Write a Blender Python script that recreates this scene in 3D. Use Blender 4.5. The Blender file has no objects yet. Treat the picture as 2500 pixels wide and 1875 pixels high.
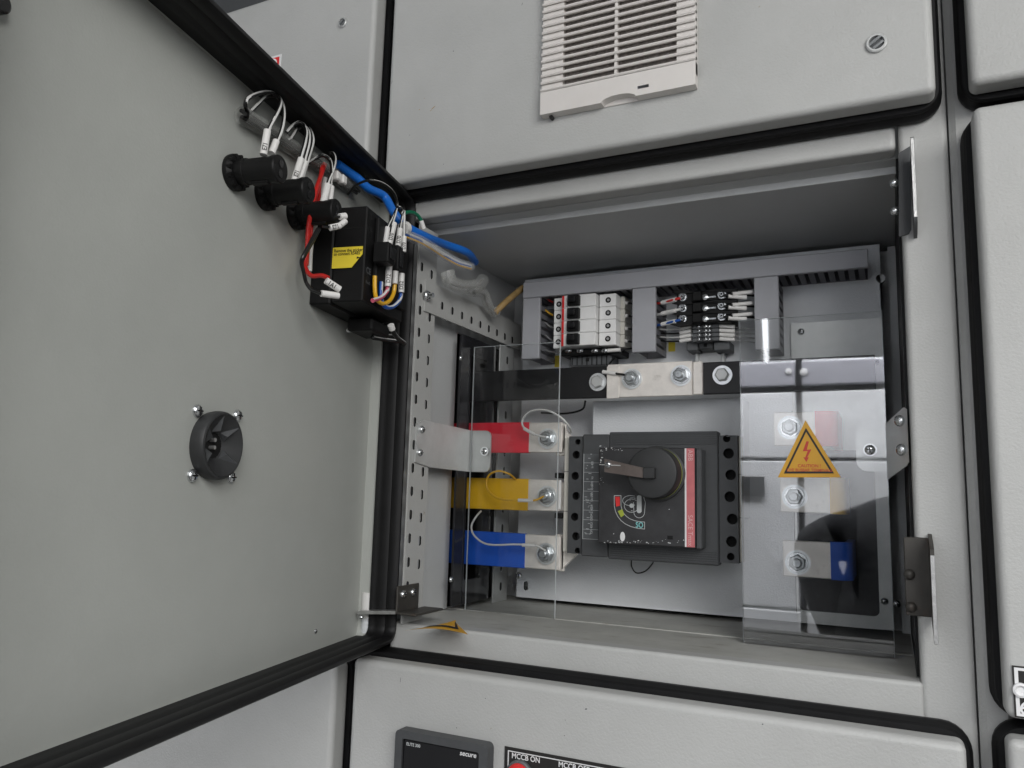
import bpy, math, random
import numpy as np
from mathutils import Vector, Matrix
from mathutils.geometry import tessellate_polygon

random.seed(7)
S = bpy.context.scene
COL = S.collection
# ------------------------------------------------------------------ camera
YAW, PITCH, ROLL, FPX, DIST = -0.45124056, -0.13903119, 0.02866128, 1919.68, 0.73


def _rot():
    cx, sx = math.cos(PITCH), math.sin(PITCH)
    cy, sy = math.cos(YAW), math.sin(YAW)
    cz, sz = math.cos(ROLL), math.sin(ROLL)
    rx = np.array([[1, 0, 0], [0, cx, -sx], [0, sx, cx]])
    ry = np.array([[cy, -sy, 0], [sy, cy, 0], [0, 0, 1]])
    rr = np.array([[cz, -sz, 0], [sz, cz, 0], [0, 0, 1]])
    b = np.array([[1, 0, 0], [0, 0, -1], [0, 1, 0]], float)
    return rr @ rx @ b @ ry


RC = _rot()
cam = bpy.data.cameras.new('camera')
cam.sensor_width = 36
cam.lens = FPX * 36 / 2500
cam.clip_start = 0.01
cam.clip_end = 60
co = bpy.data.objects.new('camera', cam)
COL.objects.link(co)
m = Matrix(((RC[0][0], -RC[1][0], -RC[2][0], 0), (RC[0][1], -RC[1][1], -RC[2][1], -DIST),
            (RC[0][2], -RC[1][2], -RC[2][2], 0), (0, 0, 0, 1)))
co.matrix_world = m
S.camera = co

# ------------------------------------------------------------------ light
w = bpy.data.worlds.new('World')
S.world = w
w.use_nodes = True
w.node_tree.nodes['Background'].inputs[0].default_value = (0.93, 0.97, 1.0, 1)
w.node_tree.nodes['Background'].inputs[1].default_value = 0.15


def area(name, loc, target, sx, sy, power, col=(1, 1, 1)):
    l = bpy.data.lights.new(name, 'AREA')
    l.shape = 'RECTANGLE'
    l.size, l.size_y, l.energy, l.color = sx, sy, power, col
    o = bpy.data.objects.new(name, l)
    COL.objects.link(o)
    o.location = loc
    o.rotation_euler = (Vector(target) - Vector(loc)).to_track_quat('-Z', 'Y').to_euler()
    return o


area('fill_light', (1.05, -1.65, 0.76), (-0.30, 0.0, 0.03), 1.5, 0.9, 33, (1.0, 0.99, 0.97))  # unseen fill lamp, added to brighten the compartment and the open door
area('aisle_fill_light', (-0.25, -1.52, 1.05), (-0.25, -1.95, 0.30), 2.4, 0.3, 95, (0.96, 0.97, 1.0))  # unseen lamp added to brighten the cabinets across the aisle
S.view_settings.view_transform = 'Standard'
S.view_settings.look = 'None'
S.view_settings.exposure = 0
S.view_settings.gamma = 1
S.view_settings.use_curve_mapping = False
S.cycles.use_denoising = True
S.cycles.max_bounces = 10
S.cycles.transparent_max_bounces = 16
S.cycles.caustics_reflective = False
S.cycles.caustics_refractive = False

# ------------------------------------------------------------------ pixel helpers (photo pixels -> points on real planes)


def ray(u, v):
    return RC.T @ np.array([(u - 1250) / FPX, (v - 937.5) / FPX, 1.0])


CP = np.array([0, -DIST, 0.0])
U = np.array([.187, -.982, 0]); U /= np.linalg.norm(U)
N = np.array([-U[1], U[0], 0])
DO = np.array([-.483, 0, 0])


def PY(u, v, y):
    d = ray(u, v); return CP + d * ((y + DIST) / d[1])


def PX(u, v, x):
    d = ray(u, v); return CP + d * (x / d[0])


def PZ(u, v, z):
    d = ray(u, v); return CP + d * (z / d[2])


def PN(u, v, n):            # point on the open door's plane at offset n
    d = ray(u, v); return CP + d * (((DO + n * N - CP) @ N) / (d @ N))


def PS(u, v, s):
    d = ray(u, v); return CP + d * (((DO + s * U - CP) @ U) / (d @ U))


def dl(p):                  # world point -> door coordinates (s, n, z)
    q = np.array(p) - DO
    return np.array([q @ U, q @ N, q[2]])


def door_map(p):
    return DO + p[0] * U + p[1] * N + np.array([0, 0, p[2]])


# ------------------------------------------------------------------ materials
def mat(name, col, rough=.5, metal=0., noise=0.0, nscale=60., bump=0., bscale=900., spec=.5, trans=0., ior=1.45, alpha=1., coat=0., stain=None):
    M = bpy.data.materials.new(name)
    M.use_nodes = True
    nt = M.node_tree
    b = nt.nodes['Principled BSDF']
    b.inputs['Base Color'].default_value = (*col, 1)
    b.inputs['Roughness'].default_value = rough
    b.inputs['Metallic'].default_value = metal
    b.inputs['Specular IOR Level'].default_value = spec
    b.inputs['IOR'].default_value = ior
    b.inputs['Transmission Weight'].default_value = trans
    b.inputs['Alpha'].default_value = alpha
    b.inputs['Coat Weight'].default_value = coat
    tc = nt.nodes.new('ShaderNodeTexCoord')
    src = None
    if noise > 0:
        n = nt.nodes.new('ShaderNodeTexNoise')
        n.inputs['Scale'].default_value = nscale
        n.inputs['Detail'].default_value = 6
        n.inputs['Roughness'].default_value = .65
        nt.links.new(tc.outputs['Object'], n.inputs['Vector'])
        r = nt.nodes.new('ShaderNodeValToRGB')
        r.color_ramp.elements[0].position = .3
        r.color_ramp.elements[1].position = .7
        lo = tuple(c * (1 - noise) for c in col); hi = tuple(min(1, c * (1 + noise * .6)) for c in col)
        r.color_ramp.elements[0].color = (*lo, 1)
        r.color_ramp.elements[1].color = (*hi, 1)
        nt.links.new(n.outputs['Fac'], r.inputs['Fac'])
        src = r.outputs['Color']
        rr = nt.nodes.new('ShaderNodeMapRange')
        rr.inputs['To Min'].default_value = max(0, rough - .08)
        rr.inputs['To Max'].default_value = min(1, rough + .1)
        nt.links.new(n.outputs['Fac'], rr.inputs['Value'])
        nt.links.new(rr.outputs['Result'], b.inputs['Roughness'])
    if stain:
        scol, sscale, thr, width, stretch = stain
        mp = nt.nodes.new('ShaderNodeMapping')
        mp.inputs['Scale'].default_value = stretch
        nt.links.new(tc.outputs['Object'], mp.inputs['Vector'])
        n2 = nt.nodes.new('ShaderNodeTexNoise')
        n2.inputs['Scale'].default_value = sscale
        n2.inputs['Detail'].default_value = 9
        n2.inputs['Roughness'].default_value = .7
        nt.links.new(mp.outputs['Vector'], n2.inputs['Vector'])
        mr = nt.nodes.new('ShaderNodeMapRange')
        mr.inputs['From Min'].default_value = thr
        mr.inputs['From Max'].default_value = thr + width
        nt.links.new(n2.outputs['Fac'], mr.inputs['Value'])
        mx = nt.nodes.new('ShaderNodeMix')
        mx.data_type = 'RGBA'
        mx.inputs['B'].default_value = (*scol, 1)
        nt.links.new(mr.outputs['Result'], mx.inputs['Factor'])
        if src: nt.links.new(src, mx.inputs['A'])
        else: mx.inputs['A'].default_value = (*col, 1)
        src = mx.outputs['Result']
    if src: nt.links.new(src, b.inputs['Base Color'])
    if bump > 0:
        n3 = nt.nodes.new('ShaderNodeTexNoise')
        n3.inputs['Scale'].default_value = bscale
        n3.inputs['Detail'].default_value = 3
        nt.links.new(tc.outputs['Object'], n3.inputs['Vector'])
        bp = nt.nodes.new('ShaderNodeBump')
        bp.inputs['Strength'].default_value = bump
        bp.inputs['Distance'].default_value = .0009
        nt.links.new(n3.outputs['Fac'], bp.inputs['Height'])
        nt.links.new(bp.outputs['Normal'], b.inputs['Normal'])
    return M


GREY = (.44, .443, .43)
M = dict(
    paint=mat('grey_paint', GREY, .42, noise=.075, nscale=7, bump=.40, bscale=520, stain=((.30, .26, .20), 60, .70, .05, (1, 1, 1))),
    paint_door=mat('open_door_paint', (.418, .430, .404), .36, noise=.07, nscale=6, bump=.18, bscale=480, stain=((.30, .29, .26), 38, .70, .12, (1, 1, .35))),
    paint_in=mat('interior_paint', (.50, .51, .51), .45, noise=.06, nscale=12, bump=.35, bscale=520),
    plate=mat('mounting_plate_paint', (.70, .72, .74), .4, noise=.05, nscale=14, bump=.5, bscale=560),
    floor=mat('compartment_floor_paint', (.43, .43, .40), .5, noise=.16, nscale=30, bump=.2, stain=((.22, .20, .16), 22, .56, .16, (1, 3.5, 1))),
    galv=mat('galvanised_steel', (.60, .61, .60), .42, .55, noise=.10, nscale=45),
    rubber=mat('black_rubber', (.008, .008, .0085), .52, noise=.3, nscale=40, spec=.3),
    black=mat('black_plastic', (.007, .007, .0072), .5, noise=.25, nscale=60, spec=.28),
    blackg=mat('glossy_black_plastic', (.010, .010, .011), .25),
    bakelite=mat('dark_bakelite', (.016, .016, .018), .12, noise=.2, nscale=20),
    bakelite2=mat('grey_bakelite', (.075, .075, .078), .2, noise=.3, nscale=30, stain=((.22, .22, .22), 40, .66, .08, (1, 1, 1))),
    dark=mat('dark_grey_plastic', (.064, .067, .070), .45, noise=.12, nscale=70, bump=.12, bscale=1600),
    darker=mat('darker_grey_plastic', (.034, .034, .036), .42, noise=.3, nscale=50, stain=((.35, .34, .32), 85, .74, .05, (1, 1, 1))),
    knob=mat('knob_plastic', (.030, .031, .032), .5, noise=.12, nscale=60, bump=.1, bscale=1500),
    hole=mat('unlit_hole', (.004, .004, .004), .8),
    white=mat('white_plastic', (.80, .80, .79), .42, noise=.04, nscale=60),
    cream=mat('cream_plastic', (.62, .60, .54), .45, noise=.05, nscale=60),
    grille=mat('grille_plastic', (.66, .63, .60), .42, noise=.05, nscale=20),
    filt=mat('dusty_filter', (.30, .27, .255), .9, noise=.5, nscale=300, bump=.6, bscale=900),
    duct=mat('grey_duct_plastic', (.36, .365, .39), .42, noise=.04, nscale=30),
    ductd=mat('duct_slot_plastic', (.16, .16, .175), .5),
    din=mat('grey_terminal_plastic', (.10, .105, .11), .5, noise=.1, nscale=60),
    tin=mat('tinned_copper', (.82, .78, .73), .40, .35, noise=.13, nscale=45, bump=.15, bscale=300, stain=((.52, .48, .43), 30, .62, .12, (1, 1, 2.5))),
    zinc=mat('zinc_screw', (.72, .74, .75), .24, .95, noise=.12, nscale=200),
    nut=mat('zinc_nut', (.46, .48, .49), .3, .9, noise=.15, nscale=150),
    washer=mat('zinc_washer', (.80, .82, .83), .33, .8),
    steel=mat('bare_steel', (.60, .60, .59), .36, .85, noise=.15, nscale=90, bump=.3, bscale=420),
    rust=mat('rusty_steel', (.060, .056, .050), .5, .3, noise=.3, nscale=40, stain=((.105, .058, .036), 48, .56, .25, (1, 1, .5))),
    brass=mat('brown_lever_metal', (.155, .128, .116), .36, .55, noise=.2, nscale=70),
    red=mat('red_sleeve', (.84, .028, .055), .40, noise=.10, nscale=30, bump=.3, bscale=90),
    yellow=mat('yellow_sleeve', (.84, .48, .014), .40, noise=.08, nscale=30, bump=.3, bscale=90),
    blue=mat('blue_sleeve', (.014, .105, .58), .38, noise=.10, nscale=30, bump=.3, bscale=90),
    nblack=mat('black_sleeve', (.010, .010, .011), .38, noise=.2, nscale=25),
    redstrip=mat('red_label', (.56, .16, .17), .45, noise=.15, nscale=60, stain=((.75, .55, .52), 95, .66, .05, (1, 1, 1))),
    redtab=mat('red_marking', (.70, .03, .03), .4),
    green=mat('green_marking', (.36, .42, .05), .5),
    lined=mat('printed_line', (.52, .54, .54), .5),
    cyan=mat('printed_cyan', (.22, .55, .55), .5),
    sticker=mat('yellow_sticker', (.78, .62, .05), .42),
    warn=mat('warning_yellow', (.62, .33, .025), .45, noise=.05, nscale=40),
    ink=mat('black_ink', (.015, .014, .013), .5),
    redink=mat('faded_white_ink', (.66, .42, .41), .5),
    inkr=mat('red_ink', (.50, .05, .03), .5),
    wblack=mat('black_wire', (.010, .010, .010), .30),
    wwhite=mat('white_wire_and_glint', (.66, .66, .64), .38),
    wred=mat('red_wire', (.52, .022, .018), .3),
    wpink=mat('pink_wire', (.55, .10, .16), .3),
    wyellow=mat('yellow_wire', (.72, .40, .02), .3),
    wblue=mat('blue_wire', (.008, .08, .36), .3),
    wgrey=mat('grey_wire', (.22, .22, .22), .35),
    wgreen=mat('green_wire', (.008, .17, .085), .35),
    cable=mat('blue_cable', (.010, .14, .55), .36, noise=.06, nscale=80),
    amber=mat('amber_cable', (.38, .25, .10), .5, noise=.3, nscale=120),
    sleeve=mat('white_sleeve', (.74, .73, .71), .42),
    wrap=mat('cloudy_wrap', (.62, .63, .60), .16, noise=.25, nscale=160, bump=1.0, bscale=170, alpha=.27),
    tube=mat('clear_tube', (.80, .83, .88), .08, alpha=.24, bump=.3, bscale=200),
    glass=mat('dark_display', (.008, .008, .009), .08),
    inkw=mat('white_ink', (.72, .72, .72), .5),
    floorroom=mat('floor_tiles', (.20, .19, .18), .5, noise=.1, nscale=3),
    fascia=mat('fascia_paint', (.36, .36, .40), .45),
    opp=mat('opposite_paint', (.80, .81, .83), .42, noise=.03, nscale=8),
    cloth=mat('dark_cloth', (.028, .03, .036), .85, noise=.2, nscale=60),
    skin=mat('skin', (.33, .19, .13), .5),
    hair=mat('black_hair', (.012, .01, .009), .5),
)
# clear acrylic: thin sheets with a clean mirror-like surface reflection


def acrylic(name, ior):
    A = bpy.data.materials.new(name); A.use_nodes = True
    nt = A.node_tree; nt.nodes.clear()
    o_ = nt.nodes.new('ShaderNodeOutputMaterial')
    tr = nt.nodes.new('ShaderNodeBsdfTransparent'); tr.inputs[0].default_value = (.985, .99, .99, 1)
    gl = nt.nodes.new('ShaderNodeBsdfGlossy')
    tc = nt.nodes.new('ShaderNodeTexCoord'); nz = nt.nodes.new('ShaderNodeTexNoise'); nz.inputs['Scale'].default_value = 16; nz.inputs['Detail'].default_value = 7
    mr = nt.nodes.new('ShaderNodeMapRange'); mr.inputs['From Min'].default_value = .35; mr.inputs['From Max'].default_value = .7; mr.inputs['To Min'].default_value = .012; mr.inputs['To Max'].default_value = .04
    nt.links.new(tc.outputs['Object'], nz.inputs['Vector']); nt.links.new(nz.outputs['Fac'], mr.inputs['Value']); nt.links.new(mr.outputs['Result'], gl.inputs['Roughness'])
    n2 = nt.nodes.new('ShaderNodeTexNoise'); n2.inputs['Scale'].default_value = 5; bp = nt.nodes.new('ShaderNodeBump'); bp.inputs['Strength'].default_value = .04; bp.inputs['Distance'].default_value = .003
    nt.links.new(tc.outputs['Object'], n2.inputs['Vector']); nt.links.new(n2.outputs['Fac'], bp.inputs['Height']); nt.links.new(bp.outputs['Normal'], gl.inputs['Normal'])
    lw = nt.nodes.new('ShaderNodeFresnel'); lw.inputs['IOR'].default_value = ior
    mx = nt.nodes.new('ShaderNodeMixShader')
    nt.links.new(lw.outputs[0], mx.inputs[0]); nt.links.new(tr.outputs[0], mx.inputs[1]); nt.links.new(gl.outputs[0], mx.inputs[2])
    nt.links.new(mx.outputs[0], o_.inputs[0])
    return A


M['acrylic'] = acrylic('clear_acrylic', 1.36)
M['acrylic_shiny'] = acrylic('glossy_acrylic', 2.05)
M['acrylic_edge'] = mat('acrylic_edge', (.62, .66, .67), .3)
EM = mat('tube_lamp', (1, 1, 1), .5)
EM.node_tree.nodes['Principled BSDF'].inputs['Emission Color'].default_value = (.95, .97, 1, 1)
EM.node_tree.nodes['Principled BSDF'].inputs['Emission Strength'].default_value = 7
M['lamp'] = EM


# ------------------------------------------------------------------ mesh builder
class MB:
    def __init__(self, T=None):
        self.v = []; self.f = []; self.m = []; self.T = T

    def add(self, vs, fs, k):
        o = len(self.v)
        for p in vs:
            self.v.append(tuple(self.T(p)) if self.T else tuple(p))
        for q in fs:
            self.f.append([i + o for i in q]); self.m.append(k)

    def box(self, x0, x1, y0, y1, z0, z1, k='paint', bev=0.):
        x0, x1 = min(x0, x1), max(x0, x1); y0, y1 = min(y0, y1), max(y0, y1); z0, z1 = min(z0, z1), max(z0, z1)
        lo = (x0, y0, z0); hi = (x1, y1, z1)
        if bev <= 0:
            vs = [(x, y, z) for x in (x0, x1) for y in (y0, y1) for z in (z0, z1)]
            fs = [(0, 1, 3, 2), (4, 6, 7, 5), (0, 4, 5, 1), (2, 3, 7, 6), (0, 2, 6, 4), (1, 5, 7, 3)]
            self.add(vs, fs, k); return self
        b = min(bev, (x1 - x0) * .49, (y1 - y0) * .49, (z1 - z0) * .49)
        vs = []; idx = {}
        # two-step rounded edges: every corner carries 3 points plus edge-mid points
        def p(sx, sy, sz, ax):
            key = (sx, sy, sz, ax)
            if key not in idx:
                c = [hi[i] if s else lo[i] for i, s in enumerate((sx, sy, sz))]
                for i, s in enumerate((sx, sy, sz)):
                    if i != ax: c[i] += -b if s else b
                idx[key] = len(vs); vs.append(tuple(c))
            return idx[key]
        fs = []
        for ax in range(3):
            a1, a2 = (ax + 1) % 3, (ax + 2) % 3
            for s in (0, 1):
                q = []
                for t in ((0, 0), (1, 0), (1, 1), (0, 1)):
                    c = [0, 0, 0]; c[ax] = s; c[a1] = t[0]; c[a2] = t[1]; q.append(p(*c, ax))
                fs.append(q)
        for ax in range(3):          # edges parallel to ax
            a1, a2 = (ax + 1) % 3, (ax + 2) % 3
            for t1 in (0, 1):
                for t2 in (0, 1):
                    q = []
                    for (e, fa) in ((0, a1), (1, a1), (1, a2), (0, a2)):
                        c = [0, 0, 0]; c[ax] = e; c[a1] = t1; c[a2] = t2; q.append(p(*c, fa))
                    fs.append(q)
        for sx in (0, 1):
            for sy in (0, 1):
                for sz in (0, 1):
                    fs.append([p(sx, sy, sz, 0), p(sx, sy, sz, 1), p(sx, sy, sz, 2)])
        self.add(vs, fs, k); return self

    def frame(self, ax):
        a = Vector(ax).normalized()
        t = Vector((0, 0, 1)) if abs(a.z) < .9 else Vector((1, 0, 0))
        e1 = a.cross(t).normalized(); e2 = a.cross(e1).normalized()
        return a, e1, e2

    def lathe(self, p, ax, prof, k, n=24, ph=0., ks=None, caps=True):   # prof: list of (height, radius)
        a, e1, e2 = self.frame(ax); p = Vector(p)
        vs = []
        for h, r in prof:
            for i in range(n):
                t = 2 * math.pi * i / n + ph
                vs.append(p + a * h + (e1 * math.cos(t) + e2 * math.sin(t)) * max(r, 1e-6))
        for j in range(len(prof) - 1):
            self.add([], [], k)
        base = len(self.v)
        self.add(vs, [], k)
        for j in range(len(prof) - 1):
            for i in range(n):
                self.f.append([base + j * n + i, base + j * n + (i + 1) % n, base + (j + 1) * n + (i + 1) % n, base + (j + 1) * n + i])
                self.m.append(ks[j] if ks else k)
        if not caps: return self
        if prof[0][1] > 1e-5: self.f.append([base + i for i in range(n)]); self.m.append(k)
        if prof[-1][1] > 1e-5: self.f.append([base + (len(prof) - 1) * n + i for i in range(n)][::-1]); self.m.append(ks[-1] if ks else k)
        return self

    def tube(self, pts, r, k, n=10, k2=None, stripe=3, res=8, cap=True, ph=0., glint_dir=None):
        P = [np.array(p, float) for p in pts]
        C = []
        if len(P) == 2:
            C = [P[0], P[1]]
        else:
            Q = [2 * P[0] - P[1]] + P + [2 * P[-1] - P[-2]]
            for i in range(1, len(Q) - 2):
                for j in range(res):
                    t = j / res
                    p0, p1, p2, p3 = Q[i - 1:i + 3]
                    C.append(.5 * ((2 * p1) + (-p0 + p2) * t + (2 * p0 - 5 * p1 + 4 * p2 - p3) * t * t + (-p0 + 3 * p1 - 3 * p2 + p3) * t ** 3))
            C.append(P[-1])
        T = [C[min(i + 1, len(C) - 1)] - C[max(i - 1, 0)] for i in range(len(C))]
        T = [t / (np.linalg.norm(t) + 1e-12) for t in T]
        ref = np.array([0, 0, 1.0]) if abs(T[0][2]) < .9 else np.array([1.0, 0, 0])
        e = np.cross(T[0], ref); e /= np.linalg.norm(e)
        base = len(self.v); vs = []; dirs = []
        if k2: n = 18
        hv = np.array(glint_dir if glint_dir is not None else N * .60 + np.array([0, 0, .80])); hv = hv / np.linalg.norm(hv)  # direction of the highlight painted along wires in a second colour
        for c, t in zip(C, T):
            e = e - t * (e @ t); e /= np.linalg.norm(e)
            g = np.cross(t, e)
            for i in range(n):
                a = 2 * math.pi * i / n + ph
                vs.append(c + r * (math.cos(a) * e + math.sin(a) * g))
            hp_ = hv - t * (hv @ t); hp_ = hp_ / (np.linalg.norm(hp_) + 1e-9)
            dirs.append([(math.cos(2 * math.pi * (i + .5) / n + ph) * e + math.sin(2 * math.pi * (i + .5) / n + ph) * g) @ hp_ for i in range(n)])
        self.add(vs, [], k)
        for j in range(len(C) - 1):
            for i in range(n):
                self.f.append([base + j * n + i, base + j * n + (i + 1) % n, base + (j + 1) * n + (i + 1) % n, base + (j + 1) * n + i])
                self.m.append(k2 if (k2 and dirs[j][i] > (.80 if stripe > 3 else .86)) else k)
        if cap:
            self.f.append([base + i for i in range(n)]); self.m.append(k)
            self.f.append([base + (len(C) - 1) * n + i for i in range(n)][::-1]); self.m.append(k)
        return self

    def plate(self, outer, holes, fn, th, k, kh=None):
        """flat sheet with real holes; fn(a, b, t) maps sheet coordinates to a point"""
        loops = [outer] + list(holes)
        flat = [p for l in loops for p in l]
        tri = tessellate_polygon([[Vector((p[0], p[1], 0)) for p in l] for l in loops])
        n = len(flat); base = len(self.v)
        self.add([fn(p[0], p[1], 0) for p in flat] + [fn(p[0], p[1], th) for p in flat], [], k)
        for t in tri:
            self.f.append([base + i for i in t]); self.m.append(k)
            self.f.append([base + n + i for i in t][::-1]); self.m.append(k)
        o = 0
        for li, l in enumerate(loops):
            for i in range(len(l)):
                a, b_ = o + i, o + (i + 1) % len(l)
                self.f.append([base + a, base + b_, base + n + b_, base + n + a]); self.m.append((kh or k) if li else k)
            o += len(l)
        return self

    def poly(self, pts, fn, th, k):
        return self.plate(pts, [], fn, th, k)

    def text(self, s, size, fn, k, align='LEFT', sx=1., bold=.018):
        """flat lettering; fn(a, b) maps text coordinates to a point"""
        cu = bpy.data.curves.new('lettering', 'FONT')
        cu.body = s; cu.size = size; cu.align_x = align; cu.resolution_u = 3; cu.offset = size * bold
        ob = bpy.data.objects.new('lettering', cu); COL.objects.link(ob)
        dg = bpy.context.evaluated_depsgraph_get()
        me = bpy.data.meshes.new_from_object(ob.evaluated_get(dg))
        self.add([fn(v.co.x * sx, v.co.y) for v in me.vertices], [list(p.vertices) for p in me.polygons], k)
        bpy.data.objects.remove(ob); bpy.data.curves.remove(cu); bpy.data.meshes.remove(me)
        return self

    def screw(self, p, ax, r=.0035, h=.0022, k='zinc', slot=True):
        a, e1, e2 = self.frame(ax)
        self.lathe(p, ax, [(0, r), (h * .35, r), (h * .75, r * .8), (h, r * .45), (h * 1.05, 0)], k, 16)
        if slot:
            for e, f_ in ((e1, e2), (e2, e1)):
                q = Vector(p) + a * h * .72
                vs = []
                for i in (-1, 1):
                    for j in (-1, 1):
                        for l in (0, 1):
                            vs.append(q + e * i * r * .62 + f_ * j * r * .1 + a * l * h * .36)
                self.add(vs, [(0, 1, 3, 2), (4, 6, 7, 5), (0, 4, 5, 1), (2, 3, 7, 6), (0, 2, 6, 4), (1, 5, 7, 3)], 'hole')
        return self

    def bolt(self, p, ax, r=.0084, k='nut'):
        ph = random.random()
        self.lathe(p, ax, [(0, r * 1.45), (.0016, r * 1.45)], 'washer', 28)
        self.lathe(Vector(p) + Vector(ax).normalized() * .0016, ax, [(0, r * 1.2), (.0012, r * 1.15)], 'zinc', 24)
        self.lathe(Vector(p) + Vector(ax).normalized() * .0028, ax, [(0, r), (.0048, r), (.0056, r * .86)], 'nut', 6, ph)
        self.lathe(Vector(p) + Vector(ax).normalized() * .0084, ax, [(0, r * .58), (.0045, r * .56), (.0052, r * .45)], k, 16)
        return self

    def hexhead(self, p, ax, r=.0078):
        ph = random.random()
        self.lathe(p, ax, [(0, r * 1.4), (.0015, r * 1.4)], 'washer', 28)
        self.lathe(Vector(p) + Vector(ax).normalized() * .0015, ax, [(0, r), (.0045, r), (.0056, r * .84), (.0056, 0)], 'galv', 6, ph)
        return self


def build(name, mb, parent=None, base=None, ang=35, rnd=0.):
    off = Vector(base) if base is not None else (Vector(parent['_base']) if parent and '_base' in parent else Vector((0, 0, 0)))
    me = bpy.data.meshes.new(name)
    me.from_pydata([tuple(Vector(v) - off) for v in mb.v], [], mb.f)
    keys = []
    for k in mb.m:
        if k not in keys: keys.append(k)
    for k in keys: me.materials.append(M[k])
    lut = {k: i for i, k in enumerate(keys)}
    me.polygons.foreach_set('material_index', [lut[k] for k in mb.m])
    me.polygons.foreach_set('use_smooth', [True] * len(me.polygons))
    import bmesh
    bm = bmesh.new(); bm.from_mesh(me)
    bmesh.ops.recalc_face_normals(bm, faces=bm.faces)
    if rnd: bmesh.ops.bevel(bm, geom=list(bm.edges), offset=rnd, segments=7, profile=.5, affect='EDGES', clamp_overlap=True)
    bm.to_mesh(me); bm.free()
    me.set_sharp_from_angle(angle=math.radians(ang))
    me.update()
    o = bpy.data.objects.new(name, me)
    COL.objects.link(o)
    if parent:
        o.parent = parent
        o['_base'] = list(off)
    else:
        o.location = off
        o['_base'] = list(off)
    return o


def tag(o, label=None, cat=None, group=None, kind=None):
    if label: o['label'] = label
    if cat: o['category'] = cat
    if group: o['group'] = group
    if kind: o['kind'] = kind
    return o


def thing(name, label, cat, base, group=None):
    o = bpy.data.objects.new(name, None)
    o.empty_display_size = .02
    o.location = tuple(base)
    o['_base'] = [float(c) for c in base]
    COL.objects.link(o)
    return tag(o, label, cat, group)


def solo(name, mb, label, cat, group=None, base=None, ang=35):
    b = base if base is not None else np.mean(np.array(mb.v), axis=0)
    return tag(build(name, mb, None, b, ang), label, cat, group)


def dup(root, loc, label, group=None):
    r = root.copy(); COL.objects.link(r)
    r.location = tuple(loc); r['label'] = label
    if group: r['group'] = group
    for ch in list(root.children):
        c = ch.copy(); COL.objects.link(c); c.parent = r
        for g in list(ch.children):
            d = g.copy(); COL.objects.link(d); d.parent = c
    return r


def rrect(x0, x1, z0, z1, r, n=6):
    pts = []
    for cx, cz, a0 in ((x1 - r, z1 - r, 0), (x0 + r, z1 - r, 90), (x0 + r, z0 + r, 180), (x1 - r, z0 + r, 270)):
        for i in range(n + 1):
            a = math.radians(a0 + 90 * i / n)
            pts.append((cx + r * math.cos(a), cz + r * math.sin(a)))
    return pts


def circ(cx, cz, r, n=14):
    return [(cx + r * math.cos(2 * math.pi * i / n), cz + r * math.sin(2 * math.pi * i / n)) for i in range(n)]


def slot(cx, cz, w_, h_, n=5):
    return rrect(cx - w_ / 2, cx + w_ / 2, cz - h_ / 2, cz + h_ / 2, min(w_, h_) * .49, n)


def ring(mb, x0, x1, z0, z1, r, prof, fn, k, ks=None):
    """sweep a profile [(out, depth)...] round a rounded rectangle; fn(a, b, depth) -> point"""
    n = None; base = len(mb.v); vs = []
    for out, dep in prof:
        pts = rrect(x0 - out, x1 + out, z0 - out, z1 + out, max(r + out, .0005))
        n = len(pts)
        vs += [fn(p[0], p[1], dep) for p in pts]
    mb.add(vs, [], k)
    L = len(prof)
    for j in range(L):
        jj = (j + 1) % L
        for i in range(n):
            ii = (i + 1) % n
            mb.f.append([base + j * n + i, base + j * n + ii, base + jj * n + ii, base + jj * n + i])
            mb.m.append(ks[j] if ks else k)
    return mb


FY = (0, -1, 0)     # towards the viewer

# ------------------------------------------------------------------ room floor behind the photographer
fm = MB(); fm.box(-4, 4, -5, 1.5, -1.47, -1.45, 'floorroom')
tag(build('floor', fm), kind='structure')

# ------------------------------------------------------------------ the main switchgear cabinet
XL, XR, ZF, ZC, YB = -.475, .0145, -.139, .308, .238
CAB = thing('switchgear_cabinet', 'grey switchgear cabinet column whose middle compartment stands open', 'switchgear cabinet', (-.22, 0, -1.45))


def door_closed(parent, x0, x1, z0, z1, lab=None, gr=.014, mt='paint', t=.045, marks=None):
    d = MB()
    d.box(x0, x1, -t, -.020, z0, z1, mt)
    o = build('door', d, parent, ang=6, rnd=.006)
    if marks:
        for (u_, v_, l_, w_, a_, k_) in marks:
            mk_ = MB(); p_ = PY(u_, v_, -t)
            c_, s_ = math.cos(math.radians(a_)), math.sin(math.radians(a_))
            q_ = [(p_[0] + (i_ * l_ * c_ - j_ * w_ * s_) / 2, -t - .00012, p_[2] + (i_ * l_ * s_ + j_ * w_ * c_) / 2) for i_, j_ in ((-1, -.3), (-.4, -1), (.5, -.7), (1, .2), (.3, 1), (-.6, .6))]
            mk_.add(q_, [tuple(range(6))], k_); build('paint_mark', mk_, o)
    if lab: o['label'] = lab
    g = MB()
    prof = [(-.004, -.0205), (.0035, -.0205), (.005, -.018), (.0035, -.0145), (.0035, -.0125), (.0065, -.009), (.0065, -.003), (.005, -.0005), (-.004, -.0005)]
    ring(g, x0, x1, z0, z1, gr, prof, lambda a, b, c: (a, c, b), 'rubber')
    build('gasket', g, o, ang=50)
    return o


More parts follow.
